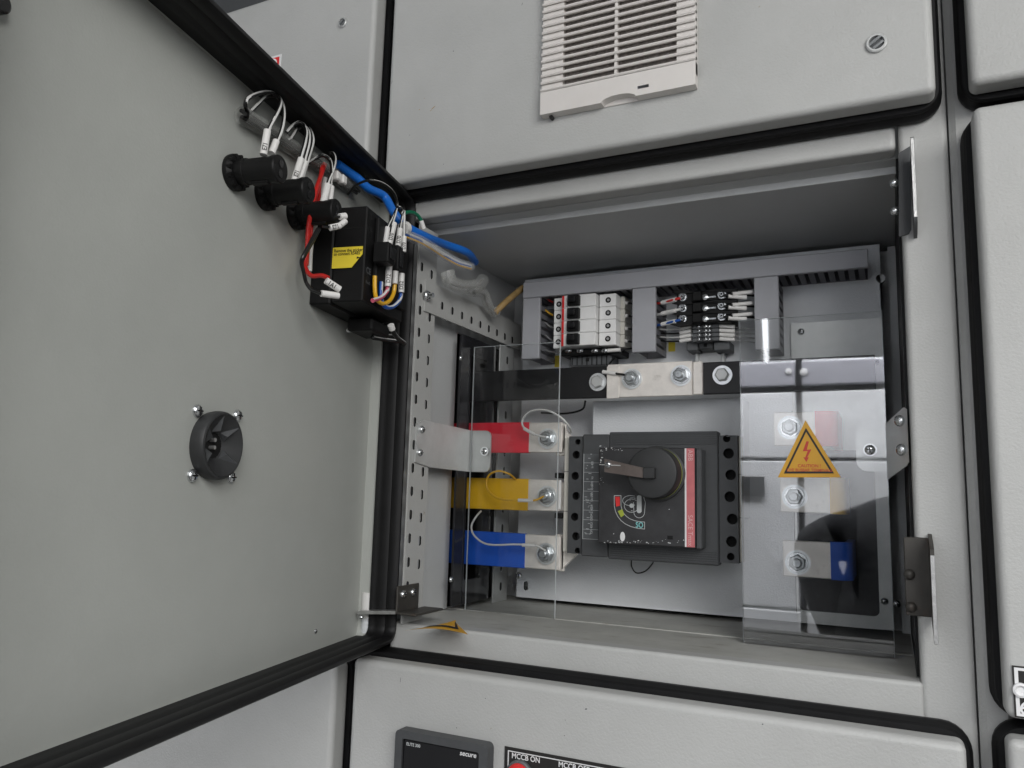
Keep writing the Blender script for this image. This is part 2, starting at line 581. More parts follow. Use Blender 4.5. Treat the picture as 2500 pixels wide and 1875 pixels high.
fr = MB(); fr.box(-.49, .0125, -.001, .022, .3085, .38, 'paint')
build('top_rail', fr, CAB, ang=6, rnd=.0045)
fr = MB(); fr.box(-.49, .0165, -.001, .022, -.21, ZF, 'paint')
build('bottom_rail', fr, CAB, ang=6, rnd=.0035)
st = MB(); st.box(.0148, .0525, 0, .035, -.62, .62, 'paint')
build('stile', st, CAB, ang=6, rnd=.005)
# inner sheets
cl = MB()
cl.box(-.49, .0125, .022, .041, .3085, .312, 'paint_in')
cl.box(-.49, .0125, .0395, .0415, .3015, .3085, 'paint_in')
cl.box(-.50, .0125, .0415, .285, .3015, .304, 'paint_in', .0006)
build('ceiling_panel', cl, CAB)
fl = MB()
fl.box(-.50, .0125, .022, .128, ZF - .004, ZF - .0012, 'floor', .0005)
fl.box(-.50, .0125, .129, .285, ZF - .004, ZF - .0005, 'floor', .0008)
build('floor_panel', fl, CAB)
sw = MB()
fnx = lambda a, b, t: (XL - t, a, b)
hole = rrect(.1245, .168, -.105, .172, .003, 3)
XS = XL - .016
ysp = PX(1103, 1165, XS)[1]
fns = lambda a, b, t: (XS - t, a, b)
sw.plate([(-.004, ZF), (ysp, ZF), (ysp, .2005), (.285, .2005), (.285, .3015), (-.004, .3015)], [], fns, .0022, 'paint_in', 'dark')
build('side_panel', sw, CAB)
rw = MB(); rw.box(.0126, .0146, .022, .285, ZF, .3085, 'rubber'); rw.box(.004, .0124, .262, .268, ZF, .3, 'paint_in')
build('side_panel', rw, CAB)
bk = MB(); bk.box(-.70, .03, .2855, .288, -.6, .6, 'paint_in'); bk.box(-.70, -.69, .0, .2855, -.3, .4, 'hole'); bk.box(-.69, -.498, .22, .2855, -.3, .4, 'hole')
bk.box(-.69, -.498, .0, .02, -.3, .4, 'hole'); bk.box(-.69, -.478, .02, .2855, -.17, -.165, 'hole'); bk.box(-.69, -.478, .02, .2855, .33, .335, 'hole')
build('back_panel', bk, CAB)
# black insulating plate on the left wall with its slot
gp = MB()
gp.plate(rrect(.0982, .192, ZF + .006, .194, .003, 4), [hole], lambda a, b, t: (XL + .0005 + t, a, b), .0028, 'bakelite', 'hole')
for q in ((1100, 1415), (1124, 874)):
    p = PX(*q, XL + .0033); s_ = MB(); s_.screw(p, (1, 0, 0), .0032, .003); build('screw', s_, CAB)
build('insulating_plate', gp, CAB)
# rear post beside it
rp = MB()
rp.plate([(.196, ZF), (.236, ZF), (.236, .198), (.196, .198)], [slot(.217, z, .006, .011) for z in np.arange(-.12, .19, .025)], lambda a, b, t: (XL + .006 + t, a, b), .002, 'galv', 'hole')
build('rear_post', rp, CAB)
# front perforated post and the cross bar that runs back from it
po = MB()
sl = []
for i in range(17):
    z = .252 - i * .0252
    sl.append(slot(.0015, z, .0052, .0105)); sl.append(slot(.0225, z - .0035, .0052, .0105))
sl = [s_ for s_ in sl if min(p[1] for p in s_) > ZF + .004]
po.plate([(-.0055, ZF), (.0335, ZF), (.0335, .300), (-.0055, .300)], sl, lambda a, b, t: (XL + .001 + t, a, b), .002, 'paint', 'hole')
pp = build('perforated_post', po, CAB)
cb = MB()
zb0, zb1 = PX(1048, 770, XL)[2], PX(1065, 702, XL)[2]
hl = []
for q in ((1077.4, 746.8), (1102.3, 759.2), (1126, 770.5), (1149, 781.8), (1170.7, 792.6), (1191.5, 802.8), (1211.4, 812.3), (1230.6, 822), (1248.7, 830)):
    p = PX(*q, XL + .004); hl.append(slot(p[1], p[2], .0055, .0095))
ye = PX(1268, 868, XL + .004)[1]
cb.plate([(.008, zb0 + .001), (ye, zb0 + .001), (ye, zb1 + .001), (.008, zb1 + .001)], hl, lambda a, b, t: (XL + .0032 + t, a, b), .002, 'paint', 'hole')
build('cross_bar', cb, CAB)
scb = MB()
p = PX(1041, 722, XL + .0055); scb.screw(p, (1, 0, 0), .0062, .0045); scb.lathe(p, (1, 0, 0), [(0, .003), (.009, .0028)], 'zinc', 12)
build('screw', scb, CAB)
# mounting plate
mp = MB()
xa, xb = PY(1273, 1000, YB)[0], PY(2177, 1400, YB)[0]
holes = [slot(PY(1284, 1430, YB)[0], PY(1284, 1430, YB)[2], .006, .012), circ(PY(2150, 680, YB)[0], PY(2150, 680, YB)[2], .005)]
mp.plate([(xa, PY(1284, 1459, YB)[2]), (xb, PY(2177, 1540, YB)[2]), (xb, .297), (xa, .297)], holes, lambda a, b, t: (a, YB + t, b), .0025, 'plate', 'hole')
build('mounting_plate', mp, CAB)
smp = MB()
p = PY(1268, 1405, YB); smp.screw(p, FY, .0042, .003)
build('screw', smp, CAB)
# raised white backing sheet behind the main breaker
wb = MB(); a = PY(1447, 980, .196); b = PY(1815, 1065, .196)
wb.box(a[0], b[0], .196, YB - .0003, -.02, a[2], 'plate', .001)
build('backing_sheet', wb, CAB)

# ---- closed doors of the main cabinet
UD = door_closed(CAB, -.498, .043, .334, .80, 'closed upper door carrying the vent grille', marks=[(1058, 263, .0070, .0011, 30, 'amber'), (1052, 270, .0030, .0007, 20, 'amber'), (1024, 268, .0020, .0009, 0, 'amber'), (1036, 240, .0016, .0006, -20, 'amber'), (1107, 125, .0016, .0012, 40, 'din'), (1083, 401, .0012, .0009, 0, 'din'), (957, 200, .0052, .0005, 80, 'din'), (1275, 10, .0040, .0006, 70, 'din'), (1000, 330, .0010, .0009, 0, 'din')])
LD = door_closed(CAB, -.5035, .0415, -.70, -.1705, 'closed lower door carrying the digital meter', marks=[(978, 1660, .0058, .0005, 88, 'din'), (1431, 1731, .0026, .0013, 10, 'din'), (1115, 1777, .0012, .0010, 0, 'din'), (1862, 1768, .0014, .0011, 0, 'din'), (1378, 1796, .0012, .0008, 0, 'din'), (1380, 1758, .0010, .0007, 0, 'din'), (1185, 1705, .0011, .0008, 0, 'din')])


def quarter_lock(mb, p, r=.0098):
    mb.lathe(p, FY, [(0, r), (.0022, r), (.0028, r * .9), (.0028, r * .74), (.0004, r * .72)], 'galv', 28, caps=False)
    mb.lathe(p, FY, [(.0004, r * .74), (.0005, 0)], 'dark', 24, caps=False)
    x, y, z = p
    for s_ in (-1, 1):
        t = math.radians(35)
        vs = []
        c, s2 = math.cos(t), math.sin(t)
        for i in (-.72, .72):
            for j in (.16, .42):
                for l in (.0005, .0024):
                    a_, b_ = i * r * (1 if s_ > 0 else .8), j * r * s_
                    vs.append((x + a_ * c - b_ * s2, y - l, z + a_ * s2 + b_ * c))
        mb.add(vs, [(0, 1, 3, 2), (4, 6, 7, 5), (0, 4, 5, 1), (2, 3, 7, 6), (0, 2, 6, 4), (1, 5, 7, 3)], 'zinc')


lk = MB(); quarter_lock(lk, PY(2140, 107, -.045), .0083); build('lock', lk, UD)

# ---- the open door
DZ0, DZ1, DW = -.1575, .3315, .541
OD = MB(door_map)
OD.box(.0015, DW, -.0465, -.0425, DZ0, DZ1, 'paint_door', .0015)
od = build('door', OD, CAB)
od['label'] = 'compartment door swung wide open to the left, seen from inside'
fg = MB(door_map)
ring(fg, .0025, DW - .001, DZ0 + .001, DZ1 - .001, .010, [(0, -.0428), (0, -.026), (-.0018, -.026), (-.0018, -.0428)], lambda a, b, c: (a, c, b), 'paint_door')
build('flange', fg, od)
gk = MB(door_map)
prof = [(.0030, -.029), (.0030, -.001), (.0010, .0012), (-.002, .0012), (-.0042, -.002), (-.0042, -.008), (-.0030, -.0105), (-.0042, -.013), (-.0042, -.020), (-.0034, -.022), (-.0046, -.0245), (-.0046, -.029)]
ring(gk, .0025, DW - .001, DZ0 + .001, DZ1 - .001, .014, prof, lambda a, b, c: (a, c, b), 'rubber')
build('gasket', gk, od, ang=50)
gf = MB(door_map)       # the gasket's broad foot along the bottom flange
gf.box(.012, DW - .012, -.0405, -.0285, DZ0 + .0008, DZ0 + .0042, 'rubber', .001)
build('gasket', gf, od)
gf = MB(door_map); gf.box(.010, DW - .012, -.0400, -.0285, DZ1 - .0042, DZ1 - .0008, 'rubber', .001)  # dark strip laid along the underside of the top flange
build('gasket', gf, od)  # the dark strip under the top flange
ds = MB(); p = PN(770, 1541, -.0425); ds.screw(p, N, .0022, .0014); build('screw', ds, od)
hd = MB(door_map); p = dl(PN(2, 5, -.036)); hd.lathe((p[0], -.0425, p[2]), (0, 1, 0), [(0, .0062), (.007, .0062), (.008, .005), (.008, 0)], 'blackg', 20)
build('handle', hd, od)
# hinge at the foot of the open door
hg = MB()
p0, p1 = PN(899, 1446, -.034), PN(893, 1556, -.034)
hg.tube([p0, .45 * p0 + .55 * p1], .0068, 'sleeve', 16)
hg.tube([.47 * p0 + .53 * p1, p1], .0058, 'plate', 16)
a = PN(881, 1494, -.036); b = PX(972, 1494, XL + .004)
dv = (b - a) / np.linalg.norm(b - a)
for tz in (0,):
    vs = []
    side = np.array([dv[1], -dv[0], 0])
    for e in (a - dv * .001, b):
        for s_ in (-.006, .006):
            for l in (-.0016, .0016):
                vs.append(e + side * s_ + np.array([0, 0, l]))
    hg.add(vs, [(0, 1, 3, 2), (4, 6, 7, 5), (0, 4, 5, 1), (2, 3, 7, 6), (0, 2, 6, 4), (1, 5, 7, 3)], 'steel')
hg.screw(PN(880, 1507, -.034), N, .0022, .003, slot=False)
build('hinge', hg, CAB)
hb = MB()
a = PX(972, 1432, XL + .006); b = PX(1022, 1488, XL + .006)
hb.box(XL + .0035, XL + .0058, a[1], b[1], b[2], a[2], 'rust', .0008)
hb.box(XL + .0058, XL + .030, a[1] - .002, b[1] + .012, b[2], b[2] + .0022, 'rust', .0006)
hbo = build('hinge_bracket', hb, CAB)
for q in ((983, 1451), (1007, 1446)): s_ = MB(); s_.screw(PX(*q, XL + .0058), (1, 0, 0), .0042, .0035); build('screw', s_, hbo)
# white bracket on the post that carries the left acrylic pane
YP = .125
br = MB()
zt0, zt1, zb_0, zb_1 = .0805, .0755, .0345, .0245
a0 = PX(1018, 1034, XL + .005)
pts = [(a0[1], PX(1018, 1034, XL + .005)[2]), (PX(1035, 1025, XL + .005)[1], PX(1035, 1025, XL + .005)[2]), (YP + .002, PX(1149, 1051, XL + .005)[2]), (YP + .002, PX(1149, 1152, XL + .005)[2]), (PX(1050, 1141, XL + .005)[1], PX(1050, 1141, XL + .005)[2]), (a0[1], PX(1014, 1128, XL + .005)[2])]
br.poly(pts, lambda a, b, t: (XL + .0032 + t, a, b), .002, 'galv')
ta, tb = PY(1198, 1056, YP + .002), PY(1198, 1152, YP + .002)
zz1, zz0 = PX(1149, 1051, XL + .005)[2], PX(1149, 1152, XL + .005)[2]
r_ = .008
tp = [(XL + .0052, zz0), (ta[0] - r_, zz0)] + [(ta[0] - r_ + r_ * math.cos(math.radians(t)), zz0 + r_ + r_ * math.sin(math.radians(t))) for t in range(-75, 1, 15)] + [(ta[0] - r_ + r_ * math.cos(math.radians(t)), zz1 - r_ + r_ * math.sin(math.radians(t))) for t in range(0, 91, 15)] + [(XL + .0052, zz1)]
br.poly(tp, lambda a, b, t: (a, YP + .0032 + t, b), .002, 'galv')
bro = build('pane_bracket', br, CAB)
for q in ((1029, 1049), (1024, 1105)): bs = MB(); bs.screw(PX(*q, XL + .0052), (1, 0, 0), .0042, .0035); build('screw', bs, bro)
# latch plates on the right stile
lt = MB()
fnl = lambda x: (lambda a, b, t: (x + t, a, b))
z1, z0 = PX(2226, 338, .0252)[2], PX(2231, 538, .0252)[2]
lz = [PY(2190, 338, 0.0)[2], PY(2190, 560, 0.0)[2]]
a = PY(2222, 340, -.02); b = PY(2230, 538, -.02)
lx = a[0]
lt.poly([(.004, a[2] - .013), (-.012, a[2] - .010), (-.020, a[2]), (-.024, a[2]), (-.024, b[2]), (-.022, b[2] - .003), (-.012, b[2] - .008), (.004, b[2] - .010)], lambda p_, q_, t: (lx + t, p_, q_), .0028, 'dark')
lt.box(lx - .0001, lx + .0029, -.0252, -.0241, b[2] + .001, a[2] - .001, 'steel', .0003)
lq = [PY(*q, -.001) for q in ((2194, 374), (2222, 357), (2225, 560), (2219, 571), (2194.6, 578))]
lt.poly([(q[0], q[2]) for q in lq], lambda a_, b_, t: (a_, -.0014 + t, b_), .0022, 'dark')
lo_ = build('latch_plate', lt, CAB); lo_['label'] = 'dark steel latch plate with a bright front edge near the top of the opening'
for q in ((2184, 448), (2186, 516)):
    s_ = MB(); s_.screw(PY(*q, .0), (-.5, -1, 0), .0038, .0045, slot=False); build('rivet', s_, lo_)
lt = MB()
a = PY(2268, 1342, -.03); b = PY(2283, 1572, -.03)
lx = (a[0] + b[0]) / 2
lt.poly([(.003, a[2] + .012), (-.026, a[2] + .004), (-.032, a[2]), (-.032, b[2] + .002), (-.026, b[2] + .004), (.003, b[2] + .018)], lambda p_, q_, t: (lx + t, p_, q_), .0028, 'rust')
lt.box(lx - .0002, lx + .0030, -.0330, -.0318, b[2], a[2] - .004, 'steel', .0003)
lt.box(lx - .018, lx + .0026, -.0012, .0016, b[2] + .016, a[2] + .008, 'rust', .0008)
lo_ = build('latch_plate', lt, CAB); lo_['label'] = 'rusty brown latch plate low on the right of the opening'
for q in ((2221, 1402), (2225, 1482)):
    s_ = MB(); s_.screw(PY(*q, -.0012), (-.4, -1, 0), .0042, .0045, 'rust', slot=False); build('rivet', s_, lo_)
# right bracket holding the right pane
YR = .10
rb = MB()
za, zb_ = PY(2207, 996, .02)[2], PY(2216, 1134, .02)[2]
bl_, br_ = PY(2163, 1100, YR + .004), PY(2216.5, 1066, .006)
fnb = lambda p_, q_, t: (bl_[0] * (1 - p_) + br_[0] * p_ + t * .2, (YR + .004) * (1 - p_) + .006 * p_ + t, q_)
zq = lambda u, v, y: PY(u, v, y)[2]
rb.poly([(0, zq(2165, 1036, YR + .004)), (.82, zq(2207, 996, .022)), (.9, zq(2212, 994, .015)), (1, zq(2216, 999, .006)), (1, zq(2217, 1128, .006)), (.9, zq(2212, 1137, .015)), (0, zq(2160, 1172, YR + .004))], fnb, .0015, 'galv')
ta = PY(2090, 1100, YR + .004)
tp = rrect(ta[0], .0075, ta[2] - .020, ta[2] + .021, .010, 6)
rb.poly(tp, lambda a_, b_, t: (a_, YR + .0035 + t, b_), .0012, 'galv')
rbo = build('pane_bracket', rb, CAB)
for q in ((2198, 1027), (2202, 1098)):
    p = PY(*q, .018); bs = MB(); bs.screw(p + np.array([0, .002, 0]), (-.75, -.65, 0), .0050, .0042, 'zinc', slot=False); build('screw', bs, rbo)
# the frame and dark plate on the right half of the mounting plate
gx0, gx1 = PY(1941, 1300, YB - .004)[0], PY(2177, 1400, YB - .004)[0]
zt = PY(1928, 790, YB - .004)[2]
ix0, ix1 = PY(1946, 1300, YB - .004)[0], PY(2148, 1500, YB - .004)[0]
iz0 = PY(2100, 1502, YB - .004)[2]
gf_ = MB()
gf_.plate([(gx0, PY(1944, 1518, YB)[2]), (gx1, PY(2177, 1538, YB)[2]), (gx1, zt), (gx0, zt)], [rrect(ix0, ix1, iz0, .06, .006, 4)], lambda a, b, t: (a, YB - .004 + t, b), .002, 'galv')
go = build('gland_frame', gf_, CAB)
gi = MB()
hx0, hx1 = PY(1940, 1350, YB - .002)[0], PY(2094, 1350, YB - .002)[0]
hz1, hz0 = PY(2000, 1000, YB - .002)[2], PY(2000, 1462, YB - .002)[2]
gi.plate([(ix0 - .003, iz0 - .003), (ix1 + .003, iz0 - .003), (ix1 + .003, .063), (ix0 - .003, .063)], [[(hx0, hz0), (hx1, hz0), (hx1, hz1 - .001), (hx0, hz1 - .001)]], lambda a, b, t: (a, YB - .0018 + t, b), .0016, 'bakelite2', 'hole')
gi.box(hx0 - .002, hx1 + .002, YB + .0003, YB + .0010, hz0 - .002, hz1 + .002, 'hole')
build('insulating_plate', gi, CAB)
for q in ((1956, 810), (2139, 883), (2160, 1468), (2189, 1474)): gs = MB(); gs.screw(PY(*q, YB - .004), FY, .004, .003); build('screw', gs, go)

# ------------------------------------------------------------------ neighbouring cabinets
RCB = thing('switchgear_cabinet', 'grey switchgear cabinet column at the right edge beyond the black seam', 'switchgear cabinet', (.35, 0, -1.45))
st = MB(); st.box(.0540, .078, 0, .03, -.62, .62, 'paint', .005); st.box(.078, .6, .002, .03, -.62, .62, 'paint')
build('stile', st, RCB)
rd1 = door_closed(RCB, .0675, .60, .3345, .80, 'upper door, its bottom corner in view')
rd2 = door_closed(RCB, .0675, .60, -.1485, .3155, 'tall middle door with a black name plate')
rd3 = door_closed(RCB, .0672, .60, -.70, -.1625, 'lower door, only its top corner in view')
LCB = thing('switchgear_cabinet', 'grey switchgear cabinet column on the left, mostly hidden behind the open door', 'switchgear cabinet', (-.85, 0, -1.45))
st = MB(); st.box(-1.2, -.502, .002, .03, -.7, .9, 'paint')
build('frame', st, LCB)
zt = PY(570, 22, -.045)[2]
ld1 = door_closed(LCB, -1.1, -.5225, .335, zt, 'upper left door with a quarter-turn lock and red label')
ld2 = door_closed(LCB, -1.1, -.525, -.70, -.18, 'lower left door below the open door')
lk = MB(); quarter_lock(lk, PY(838, 57, -.045), .0060); build('lock', lk, ld1)
ub = MB(); ub.box(-1.1, -.5, -.02, .0, zt + .004, zt + .2, 'dark'); build('top_trim', ub, LCB)
lb = MB()
p = PY(688, 132, -.0453); q = PY(660, 165, -.0453)
lb.box(p[0] - .05, p[0], -.0458, -.0452, p[2] - .05, p[2], 'inkw'); lb.box(p[0] - .046, p[0] - .0028, -.0462, -.0459, p[2] - .05, p[2] - .003, 'redtab')
lb.lathe((p[0] - .012, -.0462, p[2] - .010), FY, [(0, .006), (.0003, .006), (.0003, .003), (0, .003)], 'inkw', 20)
solo('danger_label', lb, 'red and white label at the edge of the upper left door', 'label')

# name plate of the right middle door
npb = MB()
a, b = PY(2469.6, 1624, -.0455), PY(2478, 1750, -.0455)
xa = (a[0] + b[0]) / 2
npb.box(xa, xa + .09, -.0465, -.0455, b[2], a[2], 'ink'); e_ = .0018
for (u0, u1, v0, v1) in ((xa + e_ * .6, xa + .089, a[2] - e_ * 1.7, a[2] - e_ * .6), (xa + e_ * .6, xa + .089, b[2] + e_ * .6, b[2] + e_ * 1.7), (xa + e_ * .6, xa + e_ * 1.9, b[2] + e_ * 1.7, a[2] - e_ * 1.7)):
    npb.box(u0, u1, -.0468, -.0466, v0, v1, 'inkw')
NP = thing('name_plate', 'black name plate with white border on the right middle door', 'name plate', (xa, -.0455, b[2]))
p = PY(2488, 1720, -.0467)
npb.text('6', .012, lambda x, y: (p[0] + x, -.0467, p[2] + y - .006), 'inkw')
build('plate', npb, NP)
nr = MB(); p = PY(2492, 1685, -.0467)
nr.lathe(p, FY, [(0, .0052), (.0018, .0050), (.0024, .0036), (.0008, .002)], 'inkw', 24)
nr.lathe(p, FY, [(.0005, .002), (.0006, 0)], 'hole', 16)
build('screw', nr, NP)

# ------------------------------------------------------------------ vent grille on the upper door
GRX0, GRX1 = PY(1322, 285, -.052)[0], PY(1700, 226, -.052)[0]
GRZ = PY(1322, 285, -.052)[2]
VG = thing('vent_grille', 'white louvred plastic vent grille on the upper door', 'vent grille', ((GRX0 + GRX1) / 2, -.045, GRZ))
g = MB()
gw = GRX1 - GRX0
zr0 = GRZ + .0235
g.box(GRX0, GRX1, -.0465, -.045, GRZ, GRZ + .16, 'grille', .0005)
sx0, sxm0, sxm1, sx1 = PY(1372, 200, -.055)[0], PY(1499, 180, -.055)[0], PY(1506, 180, -.055)[0], PY(1651, 160, -.055)[0]
g.box(GRX0, sx0, -.0535, -.0465, zr0 - .012, GRZ + .16, 'grille'); g.box(sx1, GRX1, -.0535, -.0465, zr0 - .012, GRZ + .16, 'grille'); g.box(sxm0, sxm1, -.0545, -.0465, zr0, GRZ + .16, 'grille')
build('frame', g, VG)
g = MB()
rr_ = .0055; cx_ = (GRX0 + GRX1) / 2 + .004
outer = [(GRX0, GRZ), (cx_ - .017, GRZ)] + [(cx_ + .017 * math.cos(math.radians(t)), GRZ + .0052 * math.sin(math.radians(t))) for t in range(170, 0, -15)] + [(cx_ + .017, GRZ), (GRX1, GRZ), (GRX1, zr0), (GRX0, zr0)]
mk = PY(1570, 212, -.056)
g.plate(outer, [[(mk[0] - .0055, mk[2] - .0012), (mk[0] + .0055, mk[2] - .0012), (mk[0] + .0055, mk[2] + .0018), (mk[0] - .0055, mk[2] + .0018)]], lambda a, b, t: (a, -.056 + t, b), .0095, 'grille', 'duct')
build('bottom_flap', g, VG)
g = MB(); g.box(sx0 - .002, sx1 + .002, -.0478, -.0468, zr0 - .002, GRZ + .16, 'filt'); build('filter', g, VG)
pitch = .00775
for i in range(17):
    z = zr0 + .0022 + i * pitch
    s_ = MB()
    for (x0, x1) in ((GRX0, GRX1),):
        prof = [(-.0485, z + .0046), (-.0560, z + .0012), (-.0566, z - .0003), (-.0556, z - .0014), (-.0485, z + .0018)]
        n_ = len(prof)
        vs = [(x0, y, zz) for y, zz in prof] + [(x1, y, zz) for y, zz in prof]
        s_.add(vs, [list(range(n_)), list(range(n_, 2 * n_))[::-1]] + [[j, (j + 1) % n_, n_ + (j + 1) % n_, n_ + j] for j in range(n_)], 'grille')
    build('slat', s_, VG)
fb = MB(); p = PY(1346, 284, -.05); fb.lathe((p[0], -.0465, GRZ - .0015), FY, [(0, .002), (.005, .002), (.005, 0)], 'ink', 10); build('clip', fb, VG)

# ------------------------------------------------------------------ lower door devices
a, b = PY(968, 1778, -.056), PY(1193, 1820, -.056)
mx0, mx1, mz1 = a[0], b[0], (a[2] + b[2]) / 2
EMT = thing('panel_meter', 'black square digital panel meter on the lower door', 'panel meter', ((mx0 + mx1) / 2, -.045, mz1 - .1))
g = MB(); g.plate(rrect(mx0, mx1, mz1 - .1, mz1, .005, 5), [rrect(mx0 + .008, mx1 - .009, mz1 - .09, mz1 - .0075, .002, 3)], lambda x, z, t: (x, -.0575 + t, z), .0125, 'dark')
build('bezel', g, EMT)
g = MB(); g.box(mx0 + .006, mx1 - .008, -.0552, -.0505, mz1 - .095, mz1 - .009, 'glass')
p = PY(992, 1819, -.0553); g.text('ELITE 300', .0040, lambda x, z: (p[0] + x, -.05535, p[2] + z), 'lined', sx=.95)
p2 = PY(1122, 1843, -.0553); g.text('secure', .0062, lambda x, z: (p2[0] + x + z * .15, -.05535, p2[2] + z), 'inkw', sx=1.05)
build('display', g, EMT)
a = PY(1232, 1822, -.0466)
ox, oz = a[0], a[2]
PL = thing('switch_plate', 'black engraved plate reading MCCB ON and MCCB OFF', 'name plate', (ox + .1, -.045, oz - .06))
g = MB(); g.box(ox, ox + .26, -.0464, -.0455, oz - .06, oz, 'ink')
for (u0, u1, v0, v1) in ((ox + .0035, ox + .2565, oz - .0036, oz - .0028), (ox + .0035, ox + .0045, oz - .056, oz - .0036)):
    g.box(u0, u1, -.0467, -.0465, v0, v1, 'inkw')
p = PY(1249, 1850, -.0466); g.text('MCCB ON', .0066, lambda x, z: (p[0] + x, -.0466, p[2] + z), 'inkw', sx=.92)
p2 = PY(1363, 1872, -.0466); g.text('MCCB OFF', .0066, lambda x, z: (p2[0] + x, -.0466, p2[2] + z), 'inkw', sx=.92)
build('plate', g, PL)
p = PY(1270, 1891, -.0466)
g = MB(); g.lathe(p, FY, [(0, .0128), (.003, .0128), (.004, .0115), (.004, .0108)], 'din', 32); g.lathe(p, FY, [(.003, .0108), (.008, .0104), (.0105, .0085), (.0115, .004), (.0117, 0)], 'redtab', 32)
solo('indicator_lamp', g, 'red round indicator lamp below the words MCCB ON', 'indicator lamp', base=p)


# ------------------------------------------------------------------ wiring ducts
def pbox(mb, u0, v0, u1, v1, yf, yb, k, bev=0.):
    um, vm = (u0 + u1) / 2, (v0 + v1) / 2
    mb.box(PY(u0, vm, yf)[0], PY(u1, vm, yf)[0], yf, yb, PY(um, v1, yf)[2], PY(um, v0, yf)[2], k, bev)
    return PY(u0, vm, yf)[0], PY(u1, vm, yf)[0], PY(um, v1, yf)[2], PY(um, v0, yf)[2]


YD = .1780


def duct(label, x0, x1, z0, z1, horiz=False):
    t = thing('wiring_duct', label, 'wiring duct', ((x0 + x1) / 2, YB, z0), 'slotted wiring ducts')
    c = MB(); c.box(x0, x1, YD, YD + .006, z0, z1, 'duct', .0008); build('cover', c, t)
    b_ = MB(); e = .002
    b_.box(x0 + e, x1 - e, YB - .003, YB - .0003, z0 + e, z1 - e, 'ductd')
    if horiz:
        for zz in (z0 + e, z1 - e - .0016):
            x = x0 + .003
            while x < x1 - .006:
                b_.box(x, x + .0062, YD + .0062, YB - .003, zz, zz + .0016, 'ductd'); x += .0105
    else:
        for xx in (x0 + e, x1 - e - .0016):
            z = z0 + .003
            while z < z1 - .006:
                b_.box(xx, xx + .0016, YD + .0062, YB - .003, z, z + .0062, 'ductd'); z += .0105
    build('base', b_, t)
    return t


hz0_, hz1_ = PY(1700, 690, YD)[2], PY(1700, 648, YD)[2]
hx0_, hx1_ = PY(1277, 700, YD)[0], PY(2119.5, 630, YD)[0]
duct('long horizontal grey duct under the compartment ceiling', hx0_, hx1_, hz0_, hz1_, True)
for (u0, u1, v1, lab) in ((1275.5, 1317, 876, 'grey vertical duct at the left of the small breakers'), (1543, 1600, 859, 'grey vertical duct between the small breakers and the stud terminals'), (1842, 1902, 853, 'grey vertical duct partly behind the right acrylic pane')):
    duct(lab, PY(u0, 780, YD)[0], PY(u1, 780, YD)[0], PY((u0 + u1) / 2, v1, YD)[2], hz0_ - .0005)

# ------------------------------------------------------------------ miniature circuit breakers on their rail
rows = [736, 767.5, 798.8, 829.5]
pm = [PY(1420, v, .1800)[2] for v in rows]
PITCH = (pm[0] - pm[3]) / 3
X = lambda u, y=.1800: PY(u, 785, y)[0]
cbx = PY(1425, 736, .1800)
MC = thing('circuit_breaker', 'white miniature circuit breaker with red stripe, topmost of the stack of four', 'circuit breaker', (cbx[0], YB, pm[0]), 'miniature circuit breakers')
hz = PITCH / 2 - .0002
g = MB()
g.box(X(1349), X(1374), .1840, YB - .008, pm[0] - hz, pm[0] + hz, 'white', .0006)
g.box(X(1374), X(1457), .1750, YB - .008, pm[0] - hz, pm[0] + hz, 'white', .0006)
g.box(X(1460), X(1501), .1840, YB - .008, pm[0] - hz, pm[0] + hz, 'white', .0006)
g.box(X(1501), X(1512), .2020, YB - .008, pm[0] - hz, pm[0] + hz, 'cream', .0006)
for u, yy in ((1361, .1838), (1482, .1838)):
    g.lathe((X(u), yy, pm[0]), FY, [(0, .0036), (.0002, .0036)], 'hole', 16)
    g.lathe((X(u), yy - .0002, pm[0]), FY, [(0, .0018), (.0002, .0018)], 'steel', 12)
build('body', g, MC)
g = MB(); g.box(X(1375.5), X(1380.5), .1744, .1752, pm[0] - hz * .98, pm[0] + hz * .98, 'redtab'); build('stripe', g, MC)
g = MB(); g.box(X(1391), X(1420), .1690, .1755, pm[0] - hz * .84, pm[0] + hz * .82, 'black', .0008); g.box(X(1398), X(1414), .162, .1692, pm[0] - hz * .5, pm[0] + hz * .5, 'blackg', .0012)
build('toggle', g, MC)
for i, nm in ((1, 'second from the top of the stack'), (2, 'third from the top of the stack'), (3, 'lowest of the stack of four')):
    b_ = MC['_base']
    dup(MC, (b_[0], b_[1], b_[2] - i * PITCH), 'white miniature circuit breaker with red stripe, ' + nm)


def wire(name, label, pts, r, k, group=None, k2=None, sleeves=(), n=10, cat='wire', ph=0., stripe=3):
    t = thing(name, label, cat, pts[0], group)
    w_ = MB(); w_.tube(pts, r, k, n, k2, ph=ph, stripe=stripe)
    build('core', w_, t)
    for (a_, b_, rs, txt) in sleeves:
        s_ = MB(); s_.tube([a_, b_], rs, 'sleeve', 14)
        if txt:
            a_, b_ = np.array(a_), np.array(b_)
            d = (b_ - a_); L = np.linalg.norm(d); d /= L
            view = CP - (a_ + b_) / 2; view -= d * (view @ d); view /= np.linalg.norm(view)
            up = np.cross(view, d)
            if True:
                o_t = a_ + d * L * .12 + view * (rs + .00015) - up * rs * .62
                s_.text(txt, rs * 1.75, lambda x, y: o_t + d * x + up * y, 'ink', sx=.9)
        build('sleeve', s_, t)
    return t


def pw(u, v, y): return PY(u, v, y)


